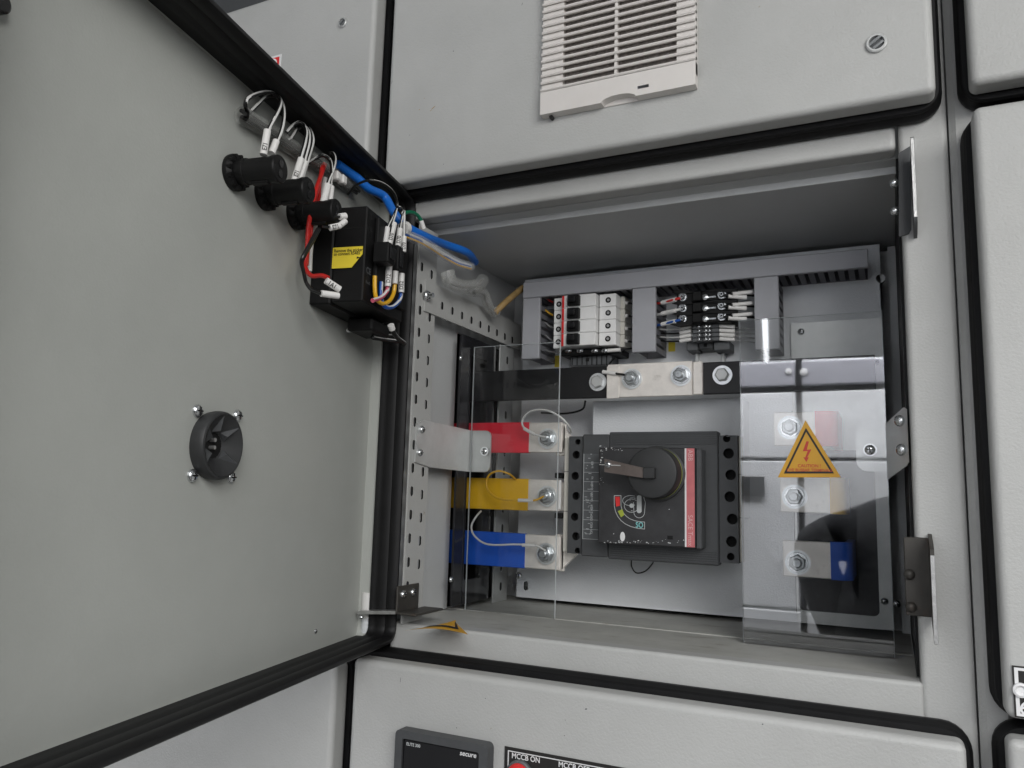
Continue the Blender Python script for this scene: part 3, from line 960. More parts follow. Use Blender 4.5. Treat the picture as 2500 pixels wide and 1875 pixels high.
wc = ['wred', 'wyellow', 'wgrey', 'wgrey']; wn = ['red', 'yellow', 'grey', 'grey']; od_ = ['first', 'second', 'third', 'fourth']
for i in range(4):
    v = rows[i]
    k = thing
    wire('wire', 'short %s wire from the left duct into the %s breaker down' % (wn[i], od_[i]), [pw(1320, v - 14, .2050), pw(1332, v - 10, .2020), pw(1342, v - 2, .2030), pw(1350, v + 2, .2060)], .0013, wc[i], 'short wires into the small breakers')
    wire('wire', 'short white-sleeved wire from the %s breaker down to the middle duct' % od_[i], [pw(1510, v + 2, .2080), pw(1525, v + 3, .2060), pw(1548, v + 6, .2080)], .0013, 'wblack', 'white-sleeved wires right of the small breakers', sleeves=((pw(1511, v + 1, .2060), pw(1533, v + 4, .2050), .0023, ''),))

# shorting terminals under the breakers
T0 = thing('terminal_block', 'earth terminal row with bright links below the small breakers', 'terminal block', PY(1440, 880, YB))
g = MB(); pbox(g, 1370, 851, 1512, 866, .1950, YB - .002, 'black', .001); pbox(g, 1392, 867, 1492, 892, .2050, YB - .002, 'din', .001)
for u in range(1396, 1492, 12): pbox(g, u, 868, u + 2, 891, .2045, .2060, 'black')
pbox(g, 1430, 874, 1438, 882, .2042, .2060, 'hole')
build('body', g, T0)
for u in (1388, 1416, 1452, 1477):
    g = MB(); pbox(g, u - 9, 852, u + 7, 860, .1920, .1955, 'zinc', .0008); g.screw(PY(u, 856, .1920), FY, .003, .002); build('link', g, T0)
wire('wire', 'black wire with white sleeve leaving the earth terminal row', [pw(1485, 856, .1940), pw(1515, 854, .1940), pw(1548, 850, .2020)], .0012, 'wblack', sleeves=((pw(1484, 856, .1925), pw(1515, 854, .1925), .0024, ''),))
wire('wire', 'grey wire entering the earth terminal row from the left', [pw(1322, 846, .2060), pw(1340, 858, .2000), pw(1372, 861, .1960)], .0012, 'wgrey')
for q, lab in (((1354, 868, 1367, 896), 'small yellow marker on the mounting plate below the left duct'), ((1632, 834, 1648, 858), 'small yellow marker on the mounting plate right of the middle duct')):
    g = MB(); pbox(g, q[0], q[1], q[2], q[3], YB - .0008, YB - .0002, 'sticker'); solo('marker_label', g, lab, 'label', 'yellow markers on the mounting plate')

# ------------------------------------------------------------------ stud terminals
srow = [723, 750, 776]
ST = []
for i, v in enumerate(srow):
    t = thing('stud_terminal', 'black stud terminal with ring lugs, %s of three' % ('top', 'middle', 'bottom')[i], 'terminal', PY(1730, v, YB), 'black stud terminals')
    g = MB()
    pbox(g, 1652, v - 13.5, 1784, v + 12.5, .1845, YB - .004, 'black', .0010)
    pbox(g, 1690, v - 12, 1712, v + 11, .1790, .1844, 'black', .0010)
    for pts_ in (((1640, v - 9), (1656, v - 16), (1690, v - 13), (1690, v - 8), (1656, v - 6)), ((1802, v - 17), (1748, v - 18), (1712, v - 12), (1748, v - 11), (1800, v - 9)), ((1636, v + 16), (1655, v + 9), (1690, v + 10), (1690, v + 15), (1655, v + 21)) if i == 2 else None):
        if not pts_: continue
        p = [PY(u, vv, .1820) for u, vv in pts_]
        g.poly([(q[0], q[2]) for q in p], lambda a_, b_, tt: (a_, .1820 + tt, b_), .0024, 'black')
    build('body', g, t)
    for u, dv_ in ((1667, 3), (1763, -3)):
        s_ = MB(); p = PY(u, v + dv_, .1842)
        s_.lathe(p, FY, [(0, .0050), (.0014, .0050), (.0014, .0036), (.004, .0032), (.0052, .0022), (.0052, .0012), (.003, .001), (.003, 0)], 'zinc', 18)
        s_.lathe(p + np.array([0, -.0031, 0]), FY, [(0, .0011), (.0001, 0)], 'hole', 10, caps=False)
        build('stud', s_, t)
    s_ = MB(); pbox(s_, 1716, v - 1, 1748, v + 5, .1830, .1843, 'zinc', .0006); s_.lathe(PY(1722, v + 3, .1830), FY, [(0, .0036), (.002, .0036), (.003, .002)], 'zinc', 14); build('link', s_, t)
for i, v in enumerate(srow):
    kk = ('wred', 'wwhite', 'wblue')[i]; nn = ('red', 'white', 'blue')[i]
    y2 = v + 5
    wire('wire', 'short %s wire with white ferrule at the left of the stud terminals' % nn, [pw(1596, y2 + 14, .2000), pw(1613, y2 + 12, .1910), pw(1640, y2 + 5, .1820), pw(1664, y2 - 1, .1810)], .0016, kk, 'wires at the left of the stud terminals', sleeves=((pw(1616, y2 + 11, .1895), pw(1650, y2 + 3, .1815), .0027, ''),))
    v3 = v - 2
    wire('wire', 'twin white-sleeved wire from the %s stud terminal to the right duct' % ('top', 'middle', 'bottom')[i], [pw(1766, v3, .1810), pw(1790, v3 - 2, .1815), pw(1820, v3 - 1, .1880), pw(1846, v3 + 1, .1980)], .0015, 'wblack', 'wires at the right of the stud terminals', sleeves=((pw(1778, v3 + 2, .1812), pw(1822, v3 + 5, .1880), .0027, ''), (pw(1788, v3 - 3, .1805), pw(1836, v3 - 8, .1910), .0024, '')))
# small terminals beneath
for i in range(4):
    v = 797 + i * 10.5
    t = thing('terminal_block', 'dark grey screw terminal, number %d down in the stack of four slim terminals' % (i + 1), 'terminal block', PY(1720, v, YB), 'slim screw terminals')
    g = MB(); pbox(g, 1690, v - 4.6, 1755, v + 4.6, .1960, YB - .004, 'din', .0006); pbox(g, 1715, v - 4.4, 1737, v + 4.4, .1900, .1962, 'dark', .0005)
    build('body', g, t)
    for u, yy in ((1706, .1960), (1722, .1900), (1731, .1900)):
        s_ = MB(); s_.screw(PY(u, v, yy), FY, .0021, .0012); build('screw', s_, t)
    wire('wire', 'thin sleeved wire into the left of slim terminal %s' % od_[i], [pw(1598, 803 + i * 9, .2120), pw(1630, 805 + i * 9.5, .2080), pw(1665, 803 + i * 10, .2020), pw(1692, v, .2020)], .0010, ('wwhite', 'wblack', 'wwhite', 'wblack')[i], 'thin wires into the slim terminals', sleeves=((pw(1660, 803 + i * 10, .2015), pw(1688, v, .2005), .0023, ''),))
    wire('wire', 'thin sleeved wire out of the right of slim terminal %s' % od_[i], [pw(1754, v, .2020), pw(1785, v, .2020), pw(1800, v + 3, .2060), pw(1845, v + 8, .2120)], .0010, 'wgrey', 'thin wires out of the slim terminals', sleeves=((pw(1757, v - 1, .2005), pw(1794, v + 1, .2010), .0023, ''),))
t = thing('terminal_rail', 'grey rail end stops holding the slim terminals', 'rail', PY(1720, 850, YB))
g = MB(); pbox(g, 1676, 833, 1704, 856, .2060, YB - .003, 'din', .001); pbox(g, 1706, 834, 1740, 852, .2080, YB - .003, 'dark', .001); pbox(g, 1742, 832, 1782, 855, .2060, YB - .003, 'din', .001); pbox(g, 1718, 839, 1726, 847, .2075, .2090, 'hole')
build('end_stop', g, t)
g = MB(); pbox(g, 1697, 848, 1768, 885, .2320, YB - .0004, 'galv', .0006); pbox(g, 1697, 852, 1706, 885, .2280, .2325, 'galv', .0005); pbox(g, 1761, 846, 1769, 885, .2280, .2325, 'galv', .0005)
build('rail', g, t)

# ------------------------------------------------------------------ busbars
YS = .158


def bar_prism(mb, x0, x1, z0, z1, k, y=YS, th=.008, bev=.0008):
    mb.box(x0, x1, y, y + th, z0, z1, k, bev)


def zpair(u, v0, v1, y=YS): return PY(u, v1, y)[2], PY(u, v0, y)[2]


NB = thing('neutral_busbar', 'neutral busbar in black sleeving with a bare tinned middle', 'busbar', PY(1500, 930, YS))
z0, z1 = zpair(1489, 897, 974)
za, zb_ = zpair(1700, 878, 960)
zn0, zn1 = (z0 + za) / 2, (z1 + zb_) / 2
g = MB(); bar_prism(g, -.56, PY(1489, 930, YS)[0], zn0, zn1, 'nblack'); build('black_sleeve', g, NB)
g = MB(); bar_prism(g, PY(1713, 920, YS)[0], -.012, zn0 + .001, zn1 - .001, 'nblack', YS + .003); build('black_sleeve', g, NB)
g = MB(); bar_prism(g, PY(1486, 930, YS)[0], PY(1692, 920, YS)[0], zn0 - .001, zn1 + .0005, 'tin', YS - .0045, .0045)
bar_prism(g, PY(1692, 920, YS)[0] + .0004, PY(1716, 920, YS)[0], zn0, zn1 - .0003, 'tin', YS - .0025, .005)
bar_prism(g, PY(1486, 930, YS)[0] - .0004, PY(1515, 930, YS)[0], zn0 - .0022, zn1 - .002, 'tin', YS - .0062, .0016, .0004)
build('tinned_link', g, NB)
for u, v, yy, hx in ((1460, 933, YS, 1), (1543, 925, YS - .0046, 0), (1663, 917, YS - .0046, 0), (1764, 916, YS + .003, 1)):
    g = MB()
    if hx: g.hexhead(PY(u, v, yy), FY)
    else: g.bolt(PY(u, v, yy), FY)
    build('bolt', g, NB)
g = MB(); p = PY(1460, 910, YS)
wire('wire', 'sleeved wire with ring lug bolted to the left end of the tinned neutral link', [pw(1500, 875, .20), pw(1480, 900, .165), pw(1500, 911, .150), pw(1525, 915, .149), pw(1541, 922, .149)], .0013, 'wblack', sleeves=((pw(1472, 908, .1525), pw(1504, 912, .1495), .0024, ''),))

for (nm, k, u0, um, u1, v0, v1, bq, loop) in (
        ('red', 'red', 1118, 1290, 1371, 1030.5, 1105.5, (1338, 1071), 'wwhite'),
        ('yellow', 'yellow', 1110, 1288, 1366, 1169, 1247, (1336, 1211.5), 'wyellow'),
        ('blue', 'blue', 1103, 1280, 1367, 1303, 1388, (1334, 1352), 'wwhite')):
    B = thing('busbar', 'left busbar with %s sleeve and bare bolted end' % nm, 'busbar', PY(um, (v0 + v1) / 2, YS), 'left phase busbars')
    z0, z1 = zpair(um, v0, v1)
    g = MB(); bar_prism(g, -.56, PY(um, v1, YS)[0], z0, z1, k); build('coloured_sleeve', g, B)
    g = MB(); xe = PY(u1, (v0 + v1) / 2, YS)[0]
    bar_prism(g, PY(um, v1, YS)[0] - .004, xe, z0 + .0006, z1 - .0006, 'tin', YS + .0008, .0065)
    if nm == 'red':
        bar_prism(g, xe - .010, xe + .002, z0 - .003, z1 - .002, 'tin', YS + .0075, .006)
        g.poly([(xe - .001, z1 - .003), (xe + .0145, z1 - .026), (xe + .0145, z0 + .003), (xe - .001, z0 + .006)], lambda a_, b_, t: (a_, YS + .0075 + t, b_), .006, 'tin')
    elif nm == 'blue':
        bar_prism(g, xe - .010, xe + .002, z0 - .001, z1 + .001, 'tin', YS + .0075, .006)
        g.poly([(xe - .001, z0 + .0005), (xe + .021, z0 + .023), (xe + .021, z1 + .008), (xe - .001, z1 - .004)], lambda a_, b_, t: (a_, YS + .0075 + t, b_), .006, 'tin')
    else:
        bar_prism(g, xe - .004, xe + .014, z0 + .001, z1 - .003, 'tin', YS + .0075, .006)
        bar_prism(g, xe - .0012, xe + .0018, z0 + .003, z1 - .001, 'white', YS - .001, .003, .0004)
    build('tinned_end', g, B)
    g = MB(); g.bolt(PY(*bq, YS), FY, .0088); build('bolt', g, B)
# looped signal wires on the left bars
t5 = lambda x, y: (1050 + x * .3314, 900 + y * .3314)


def q5(x, y, yy): return PY(*t5(x, y), yy)


wire('wire', 'white wire looping from the red busbar bolt', [q5(860, 505, .146), q5(790, 490, .142), q5(700, 445, .138), q5(680, 380, .137), q5(740, 315, .137), q5(850, 305, .138), q5(950, 350, .14), q5(1020, 420, .15), q5(1040, 470, .17)], .0013, 'wwhite', sleeves=((q5(690, 440, .1378), q5(770, 487, .141), .0021, ''), ))
wire('wire', 'yellow wire looping over the yellow busbar', [q5(850, 935, .146), q5(770, 970, .142), q5(650, 970, .140), q5(500, 955, .138), q5(420, 880, .137), q5(430, 790, .137), q5(500, 755, .138), q5(580, 775, .142), q5(630, 815, .157)], .0013, 'wyellow', sleeves=((q5(650, 970, .1395), q5(760, 972, .1415), .0022, ''),))
wire('wire', 'white wire looping over the blue busbar', [q5(850, 1340, .146), q5(780, 1305, .142), q5(640, 1295, .140), q5(430, 1295, .138), q5(330, 1235, .137), q5(305, 1160, .137), q5(340, 1090, .139), q5(375, 1050, .15)], .0012, 'wwhite', sleeves=((q5(680, 1300, .1405), q5(775, 1303, .1415), .0021, ''),))
wire('wire', 'black wire bending behind the left pane above the red busbar', [q5(1145, 235, .20), q5(1120, 300, .20), q5(1000, 330, .2), q5(820, 325, .22)], .0013, 'wblack')

for (nm, k, u0, um, u1, v0, v1, bq) in (
        ('red', 'red', 1889, 1990, 2046, 1005, 1088, (1929, 1044)),
        ('yellow', 'yellow', 1904.5, 2026, 2064, 1167, 1253.5, (1940, 1212.6)),
        ('blue', 'blue', 1911, 2028, 2082, 1324, 1414, (1948, 1373))):
    B = thing('busbar', 'right busbar with %s sleeve, seen through the acrylic pane' % nm, 'busbar', PY(um, (v0 + v1) / 2, YS), 'right phase busbars')
    z0, z1 = zpair(um, v0, v1)
    g = MB(); xa, xm, xe = PY(u0, (v0 + v1) / 2, YS)[0], PY(um, (v0 + v1) / 2, YS)[0], PY(u1, (v0 + v1) / 2, YS)[0]
    bar_prism(g, xa, xm + .003, z0, z1, 'tin', YS, .006)
    build('tinned_end', g, B)
    g = MB()
    cs = []
    R_ = .012
    for y_, x_ in [(YS - .0007, xm)] + [(YS - .0007 + R_ * (1 - math.cos(math.radians(a))), xe - R_ + R_ * math.sin(math.radians(a))) for a in range(0, 91, 15)] + [(YB + .008, xe)]:
        cs.append((x_, y_))
    inner = [(xm, YS + .0067), (xe - R_, YS + .0067)] + [(xe - R_ + (R_ - .0074) * math.sin(math.radians(a)), YS - .0007 + R_ - (R_ - .0074) * math.cos(math.radians(a))) for a in range(15, 91, 15)] + [(xe - .0074, YB + .008)]
    g.poly(cs + inner[::-1], lambda a_, b_, t: (a_, b_, z0 - .0006 + t), z1 - z0 + .0012, k)
    build('coloured_sleeve', g, B)
    g = MB(); g.bolt(PY(*bq, YS), FY, .0088); build('bolt', g, B)

# ------------------------------------------------------------------ main moulded case breaker
YM = .150
MCB = thing('main_breaker', 'large dark grey moulded case breaker with a rotary handle', 'circuit breaker', PY(1595, 1215, YB))
p00, p11 = PY(1387, 1212, YM), PY(1802, 1212, YM)
x0, x1 = p00[0], p11[0]
zt = (PY(1410, 1068, YM)[2] + PY(1780, 1060, YM)[2]) / 2
zb = (PY(1410, 1355, YM)[2] + PY(1780, 1371, YM)[2]) / 2
xl, xr = PY(1423, 1212, YM)[0], PY(1756, 1212, YM)[0]
xr1, xr2 = PY(1488, 1212, YM)[0], PY(1764, 1212, YM)[0]
fny = lambda yy: (lambda a_, b_, t: (a_, yy + t, b_))


def mh(u, v, r): p = PY(u, v, YM); return circ(p[0], p[2], r)


T4 = lambda x, y: (1350 + x * .226, 1030 + y * .226)
g = MB()
lh = [mh(*T4(x, y), .0035 if i in (0, 6) else .0048) for i, (x, y) in enumerate(((270, 215), (252, 355), (240, 583), (250, 800), (235, 1025), (248, 1235), (265, 1390)))]
rh = [mh(*T4(x, y), .0041 if i in (0, 6) else .0058) for i, (x, y) in enumerate(((1877, 180), (1897, 340), (1920, 572), (1910, 808), (1938, 1050), (1928, 1292), (1920, 1455)))]
g.plate([(x0, zb), (xl, zb), (xl, zt), (x0, zt)], lh, fny(YM), .012, 'dark', 'hole')
g.plate([(xr, zb), (x1, zb), (x1, zt), (xr, zt)], rh, fny(YM), .012, 'dark', 'hole')
g.box(x0 + .008, x1 - .016, YM + .012, YB - .001, zb + .002, zt - .010, 'dark')
for xa_, xb_ in ((x0 + .0004, xl), (xr, x1 - .0004)): g.box(xa_, xb_, YM + .0123, YM + .015, zb + .0004, zt - .0004, 'hole')
build('terminal_cover', g, MCB)
g = MB(); g.box(xl + .0003, xr1, YM - .004, YM + .012, zb - .002, zt + .002, 'dark', .0012); build('cover', g, MCB)
g = MB(); g.box(xr1 + .0003, xr - .0003, YM - .004, YM + .012, zb - .0035, zt + .0045, 'dark', .0012)
for i in range(6):
    for zz in (zt + .0025 - i * .0024, zb - .0010 + i * .0024):
        g.box(xr1 + .004, xr - .002, YM - .0052, YM - .0038, zz - .0005, zz + .0005, 'dark')
build('cover', g, MCB)
for (xa_, xb_) in ((PY(1376, 1212, YM + .006)[0], x0 - .0002), (x1 + .0002, PY(1812, 1212, YM + .006)[0])):
    g = MB(); g.box(xa_, xb_, YM + .006, YM + .016, zb + .001, zt - .001, 'cream', .0006)
    for zz in (zb + .048, zb + .095): g.box(xa_ - .0002, xb_, YM + .0058, YM + .007, zz, zz + .0006, 'hole')
    build('terminal_strip', g, MCB)
for q in ((1368, 1161), (1368, 1259)):
    g = MB(); p = PY(*q, YM + .01); g.box(p[0] - .006, p[0] + .004, YM + .006, YM + .02, p[2] - .0032, p[2] + .0032, 'black', .0008); build('barrier', g, MCB)
# data label on the left
g = MB(); a, b = PY(*T4(330, 345), YM - .0042), PY(*T4(496, 1275), YM - .0042)
g.box(a[0], b[0], YM - .0044, YM - .0041, b[2], a[2], 'din')
H = a[2] - b[2]; W_ = b[0] - a[0]
for i in range(9):
    zz = b[2] + H * (i + .02) / 9
    g.box(a[0] + .0005, b[0], YM - .0046, YM - .00445, zz, zz + .0004, 'lined')
g.box(a[0] + .0004, a[0] + .0010, YM - .0046, YM - .00445, b[2], a[2], 'lined')
for s_, fz, fx in (('T5N 400', .06, .35), ('Ui 1000V', .17, .15), ('Iu 400A', .30, .2), ('Ue 690V', .44, .2), ('50-60Hz', .57, .2), ('Ics', .70, .45), ('In 400', .83, .3)):
    ox_, oz_ = a[0] + W_ * .52, b[2] + H * fz
    g.text(s_, .0042, lambda x, y: (ox_ - y + .002, YM - .00465, oz_ + x * .75), 'lined')
for i in range(26):
    zz = b[2] + H * random.random(); xx = a[0] + W_ * random.uniform(.1, .5)
    g.box(xx, xx + random.uniform(.001, .004), YM - .00462, YM - .00445, zz, zz + .0006, 'lined')
build('data_label', g, MCB)
# rotary handle module
YH = YM - .030
hx0, hx1 = PY(*T4(490, 800), YH)[0], PY(*T4(1535, 800), YH)[0]
hzt, hzb = PY(*T4(1000, 278), YH)[2], PY(*T4(1000, 1335), YH)[2]
g = MB(); g.box(hx0, hx1, YH, YM - .004, hzb, hzt, 'darker', .0012)
g.box(hx1, hx1 + .006, YH + .004, YM - .004, hzb - .001, hzt - .001, 'dark', .001)
build('handle_base', g, MCB)
g = MB()
sx0 = PY(*T4(1425, 800), YH)[0]; sxw = PY(*T4(1442, 800), YH)[0]
g.box(sx0, hx1 - .0004, YH - .0003, YH - .00005, hzb + .0008, hzt - .0008, 'redstrip')
g.box(sx0, sx0 + .0018, YH - .0005, YH - .00032, hzb + .0008, hzt - .0008, 'inkw')
for s_, v_, sz in (('ABB', 300, .0074), ('SACE Tmax', 1005, .0072)):
    p = PY(*T4(1460, v_), YH)
    g.text(s_, sz, lambda x, y: (p[0] + y, YH - .0005, p[2] - x * .92), 'redink', bold=0.)
build('red_label', g, MCB)
g = MB()


def hp(x, y): p = PY(*T4(x, y), YH - .0002); return p[0], p[2]


def stroke(pts, w_=.0006, k='lined', off=.00025):
    for (xa_, za_), (xb2, zb2) in zip(pts[:-1], pts[1:]):
        d = np.array([xb2 - xa_, zb2 - za_]); L = np.linalg.norm(d)
        if L < 1e-7: continue
        d /= L; n_ = np.array([-d[1], d[0]]) * w_ / 2
        A_ = np.array([xa_, za_]) - d * w_ * .3; B_ = np.array([xb2, zb2]) + d * w_ * .3
        g.add([(A_[0] + n_[0], YH - off, A_[1] + n_[1]), (B_[0] + n_[0], YH - off, B_[1] + n_[1]), (B_[0] - n_[0], YH - off, B_[1] - n_[1]), (A_[0] - n_[0], YH - off, A_[1] - n_[1])], [(0, 1, 2, 3)], k)


def qarc(c0, c1, c2, n_=8):
    return [tuple((1 - t) ** 2 * np.array(c0) + 2 * t * (1 - t) * np.array(c1) + t * t * np.array(c2)) for t in np.linspace(0, 1, n_)]


stroke([hp(662, 905), hp(662, 796), hp(735, 796), hp(735, 905)])
stroke(qarc(hp(662, 905), hp(690, 1140), hp(990, 1158))); stroke(qarc(hp(735, 905), hp(760, 1075), hp(990, 1082))); stroke([hp(990, 1158), hp(990, 1082)])
for (pts, k) in (([(672, 808), (722, 808), (724, 905), (682, 915)], 'redtab'), ([(700, 965), (750, 942), (772, 1005), (735, 1030)], 'green')):
    g.add([(hp(*q)[0], YH - .0003, hp(*q)[1]) for q in pts], [(0, 1, 2, 3)], k)
p = hp(893, 1140); g.text('SO', .0085, lambda x, y: (p[0] + x * .8, YH - .0003, p[1] + y), 'cyan')


def loop(cx, cy, rx, ry, a0=0, a1=360): return [hp(cx + rx * math.cos(math.radians(t)), cy + ry * math.sin(math.radians(t))) for t in range(a0, a1 + 1, 20)]


stroke(loop(840, 850, 88, 55, 60, 300)); stroke(loop(850, 905, 80, 72, 30, 320)); stroke(loop(860, 835, 30, 18, 150, 330), .0012)
stroke([hp(870, 870), hp(875, 975)] + [hp(932 + 58 * math.cos(math.radians(t)), 975 + 62 * math.sin(math.radians(t))) for t in range(180, -1, -20)] + [hp(998, 870), hp(980, 815)])
g.add([(q[0], YH - .0003, q[1]) for q in loop(850, 905, 24, 24)[:-1]], [list(range(18))], 'lined')
cap_ = [hp(932 + 26 * math.cos(math.radians(t)), (815 if math.sin(math.radians(t)) < 0 else 962) + 24 * math.sin(math.radians(t))) for t in range(0, 360, 20)]
g.add([(q[0], YH - .0003, q[1]) for q in cap_], [list(range(18))], 'lined')
# chipped white wear along the edges
for i in range(70):
    e = random.random()
    if e < .45: cx, cy = random.uniform(505, 1430), random.gauss(1300, 9)
    elif e < .75: cx, cy = random.uniform(505, 760), random.gauss(300, 14)
    elif e < .9: cx, cy = random.gauss(520, 14), random.uniform(300, 720)
    else: cx, cy = random.uniform(540, 1400), random.uniform(880, 1280)
    cy = min(cy, 1322); cx = max(cx, 500)
    r0 = random.uniform(3, 11)
    pts = [hp(cx + r0 * random.uniform(.4, 1.5) * math.cos(t), cy + r0 * random.uniform(.3, .9) * math.sin(t)) for t in np.linspace(0, 5.4, 6)]
    g.add([(q[0], YH - .00028, q[1]) for q in pts], [list(range(6))], 'inkw' if random.random() < .4 else 'lined')
g.add([(q[0], YH - .0003, q[1]) for q in loop(752, 1240, 27, 52)[:-1]], [list(range(18))], 'inkw')
p = hp(1265, 1250); g.add([(p[0] - .003, YH - .0003, p[1] - .002), (p[0] + .003, YH - .0003, p[1] - .002), (p[0] + .003, YH - .0003, p[1] + .002), (p[0] - .003, YH - .0003, p[1] + .002)], [(0, 1, 2, 3)], 'hole')
build('markings', g, MCB)
# the knob
kc = PY(*T4(1066, 548), YH - .027)
g = MB()
kr = .0272
g.lathe((kc[0], YH - .0005, kc[2]), FY, [(0, kr * 1.10), (.004, kr * 1.10), (.005, kr * 1.02), (.0075, kr * 1.02), (.009, kr), (.0245, kr), (.0258, kr * .97), (.0265, kr * .9), (.0265, 0)], 'knob', 48, ks=['knob', 'knob', 'green', 'knob', 'knob', 'knob', 'knob', 'knob'])
t0 = PY(*T4(1055, 360), YH - .0268)
g.add([(t0[0], YH - .0268, t0[2] + .0050), (t0[0] + .0045, YH - .0268, t0[2] - .0036), (t0[0] - .0045, YH - .0268, t0[2] - .0036)], [(0, 1, 2)], 'inkw')
g.box(kc[0] - .006, kc[0] + .0052, YH - .0268, YH - .0262, kc[2] - .0088, kc[2] + .0068, 'hole')
kb = build('knob', g, MCB)
g = MB()
L0, L1 = PY(*T4(560, 470), YH - .030), PY(*T4(985, 520), YH - .030)
zc_ = kc[2] + .0003
pts = [(L0[0], L0[2] + .0070), (L1[0], zc_ + .0044), (L1[0], zc_ - .0062), (L0[0], L0[2] - .0072)]
g.poly(pts, fny(YH - .0315), .005, 'brass')
g.screw(PY(*T4(597, 463), YH - .0315), FY, .0038, .003)
g.poly([(PY(*T4(505, 462), YH - .03)[0], L0[2] + .0012), (PY(*T4(735, 468), YH - .03)[0], L0[2] + .0004), (PY(*T4(735, 475), YH - .03)[0], L0[2] - .0006), (PY(*T4(505, 470), YH - .03)[0], L0[2] + .0004)], fny(YH - .0322), .0006, 'steel')
build('lever', g, kb)
g = MB(); g.box(L1[0] - .0002, kc[0] + .0048, YH - .0345, YH - .0262, zc_ - .0068, zc_ + .0050, 'knob', .0008); build('lever_block', g, kb)
# scribble of loose black wire below the breaker
t4 = lambda x, y, yy: PY(*T4(x, y), yy)
wire('wire', 'thin black loose wire curling out below the main breaker', [t4(850, 1480, 0.230), t4(850, 1560, 0.228), t4(900, 1630, 0.228), t4(1000, 1610, 0.228), t4(1080, 1520, 0.230), t4(1060, 1490, 0.232)], .0008, 'wblack')

# ------------------------------------------------------------------ acrylic panes


def pane(label, x0, x1, z0, z1, y, k='acrylic'):
    g = MB(); fs = .0022
    t = thing('acrylic_pane', label, 'acrylic pane', ((x0 + x1) / 2, y, z0), 'clear acrylic guard panes')
    g.add([(x0, y, z0), (x1, y, z0), (x1, y, z1), (x0, y, z1), (x0, y + fs, z0), (x1, y + fs, z0), (x1, y + fs, z1), (x0, y + fs, z1)], [(0, 1, 2, 3), (4, 7, 6, 5)], k)
    build('sheet', g, t)
    g = MB(); e = .0005
    for (a_, b_, c_, d_) in ((x0, x0 + e, z0, z1), (x1 - e, x1, z0, z1), (x0 + e, x1 - e, z1 - e, z1)):
        g.box(a_, b_, y + .0001, y + fs - .0001, c_, d_, 'acrylic_edge')
    build('edge', g, t)
    return t


la = PY(1146, 1165, YP)[0]; lb_ = PY(1361, 1165, YP)[0]; lz = PY(1262, 841, YP)[2]
LPN = pane('clear acrylic pane over the left busbars, held by the white bracket', la, lb_, ZF, lz, YP)
ra = PY(1809, 1150, YR)[0]; rb_ = PY(2166, 1057, YR)[0]; rz = PY(1975, 770, YR)[2]
RPN = pane('large clear acrylic pane over the right busbars bearing the warning triangle', ra, -.0035, ZF, rz, YR, 'acrylic_shiny')
g = MB(); g.screw(PY(1183, 1102, YP), FY, .0042, .003); g.lathe(PY(1183, 1102, YP), FY, [(0, .0055), (.0008, .0055)], 'washer', 20); build('screw', g, LPN)
g = MB(); p = PY(2124, 1098.5, YR); g.lathe(p, FY, [(0, .0062), (.0008, .0062)], 'washer', 20); g.screw(p + np.array([0, -.0008, 0]), FY, .0048, .003); build('screw', g, RPN)


def warn_tri(mb, A_, B_, C_, fn, txt=True):
    A_, B_, C_ = (np.array(q, float) for q in (A_, B_, C_))
    c = (A_ + B_ + C_) / 3
    mb.add([fn(*q, .0) for q in (A_, B_, C_)], [(0, 1, 2)], 'warn')
    o1 = [c + (q - c) * .80 for q in (A_, B_, C_)]; o2 = [c + (q - c) * .69 for q in (A_, B_, C_)]
    for i in range(3):
        j = (i + 1) % 3
        mb.add([fn(*q, .0002) for q in (o1[i], o1[j], o2[j], o2[i])], [(0, 1, 2, 3)], 'ink')
    return c


g = MB()
YW = YR - .0004
wa, wb_, wc_ = [PY(*q, YW) for q in ((1966.5, 1026), (2053, 1165.5), (1899, 1165.5))]
fnw = lambda a_, b_, o: (a_, YW - o, b_)
c = warn_tri(g, (wa[0], wa[2]), (wb_[0], wb_[2]), (wc_[0], wc_[2]), fnw)
bolt_ = [(1969, 1077), (1960, 1102), (1972, 1101), (1966, 1117), (1961, 1116), (1969, 1128), (1975, 1116), (1971, 1117), (1981, 1097), (1970, 1098), (1975, 1078)]
pts = [PY(*q, YW) for q in bolt_]
g.poly([(q[0], q[2]) for q in pts], lambda a_, b_, t: (a_, YW - .0003 + t * .1, b_), .001, 'inkr')
for s_, v_, sz in (('CAUTION !', 1141, .0045), ('LIVE BUSBAR TERMINALS', 1151, .0040)):
    p = PY(1976, v_, YW); g.text(s_, sz, lambda x, y: (p[0] + x * .95, YW - .0003, p[2] + y), 'inkr', 'CENTER')
solo('warning_sticker', g, 'yellow warning triangle with red lightning bolt on the right pane', 'warning sticker')
# second sticker lying curled over the bottom rail
g = MB()
A_, B_, C_ = PZ(984, 1542, ZF + .001), PZ(1143, 1551, ZF + .001), PZ(1112, 1527, ZF + .001)
Sx = 10


def curl(s_, t_):   # s along the near edge, t towards the far corner
    p_ = A_ * (1 - s_) + B_ * s_
    p_ = p_ * (1 - t_) + C_ * t_
    return p_ + np.array([0, 0, .0045 * math.sin(math.pi * min(1, max(0, s_ * .9 + .05))) * (1 - .3 * t_) + .0025 * t_])


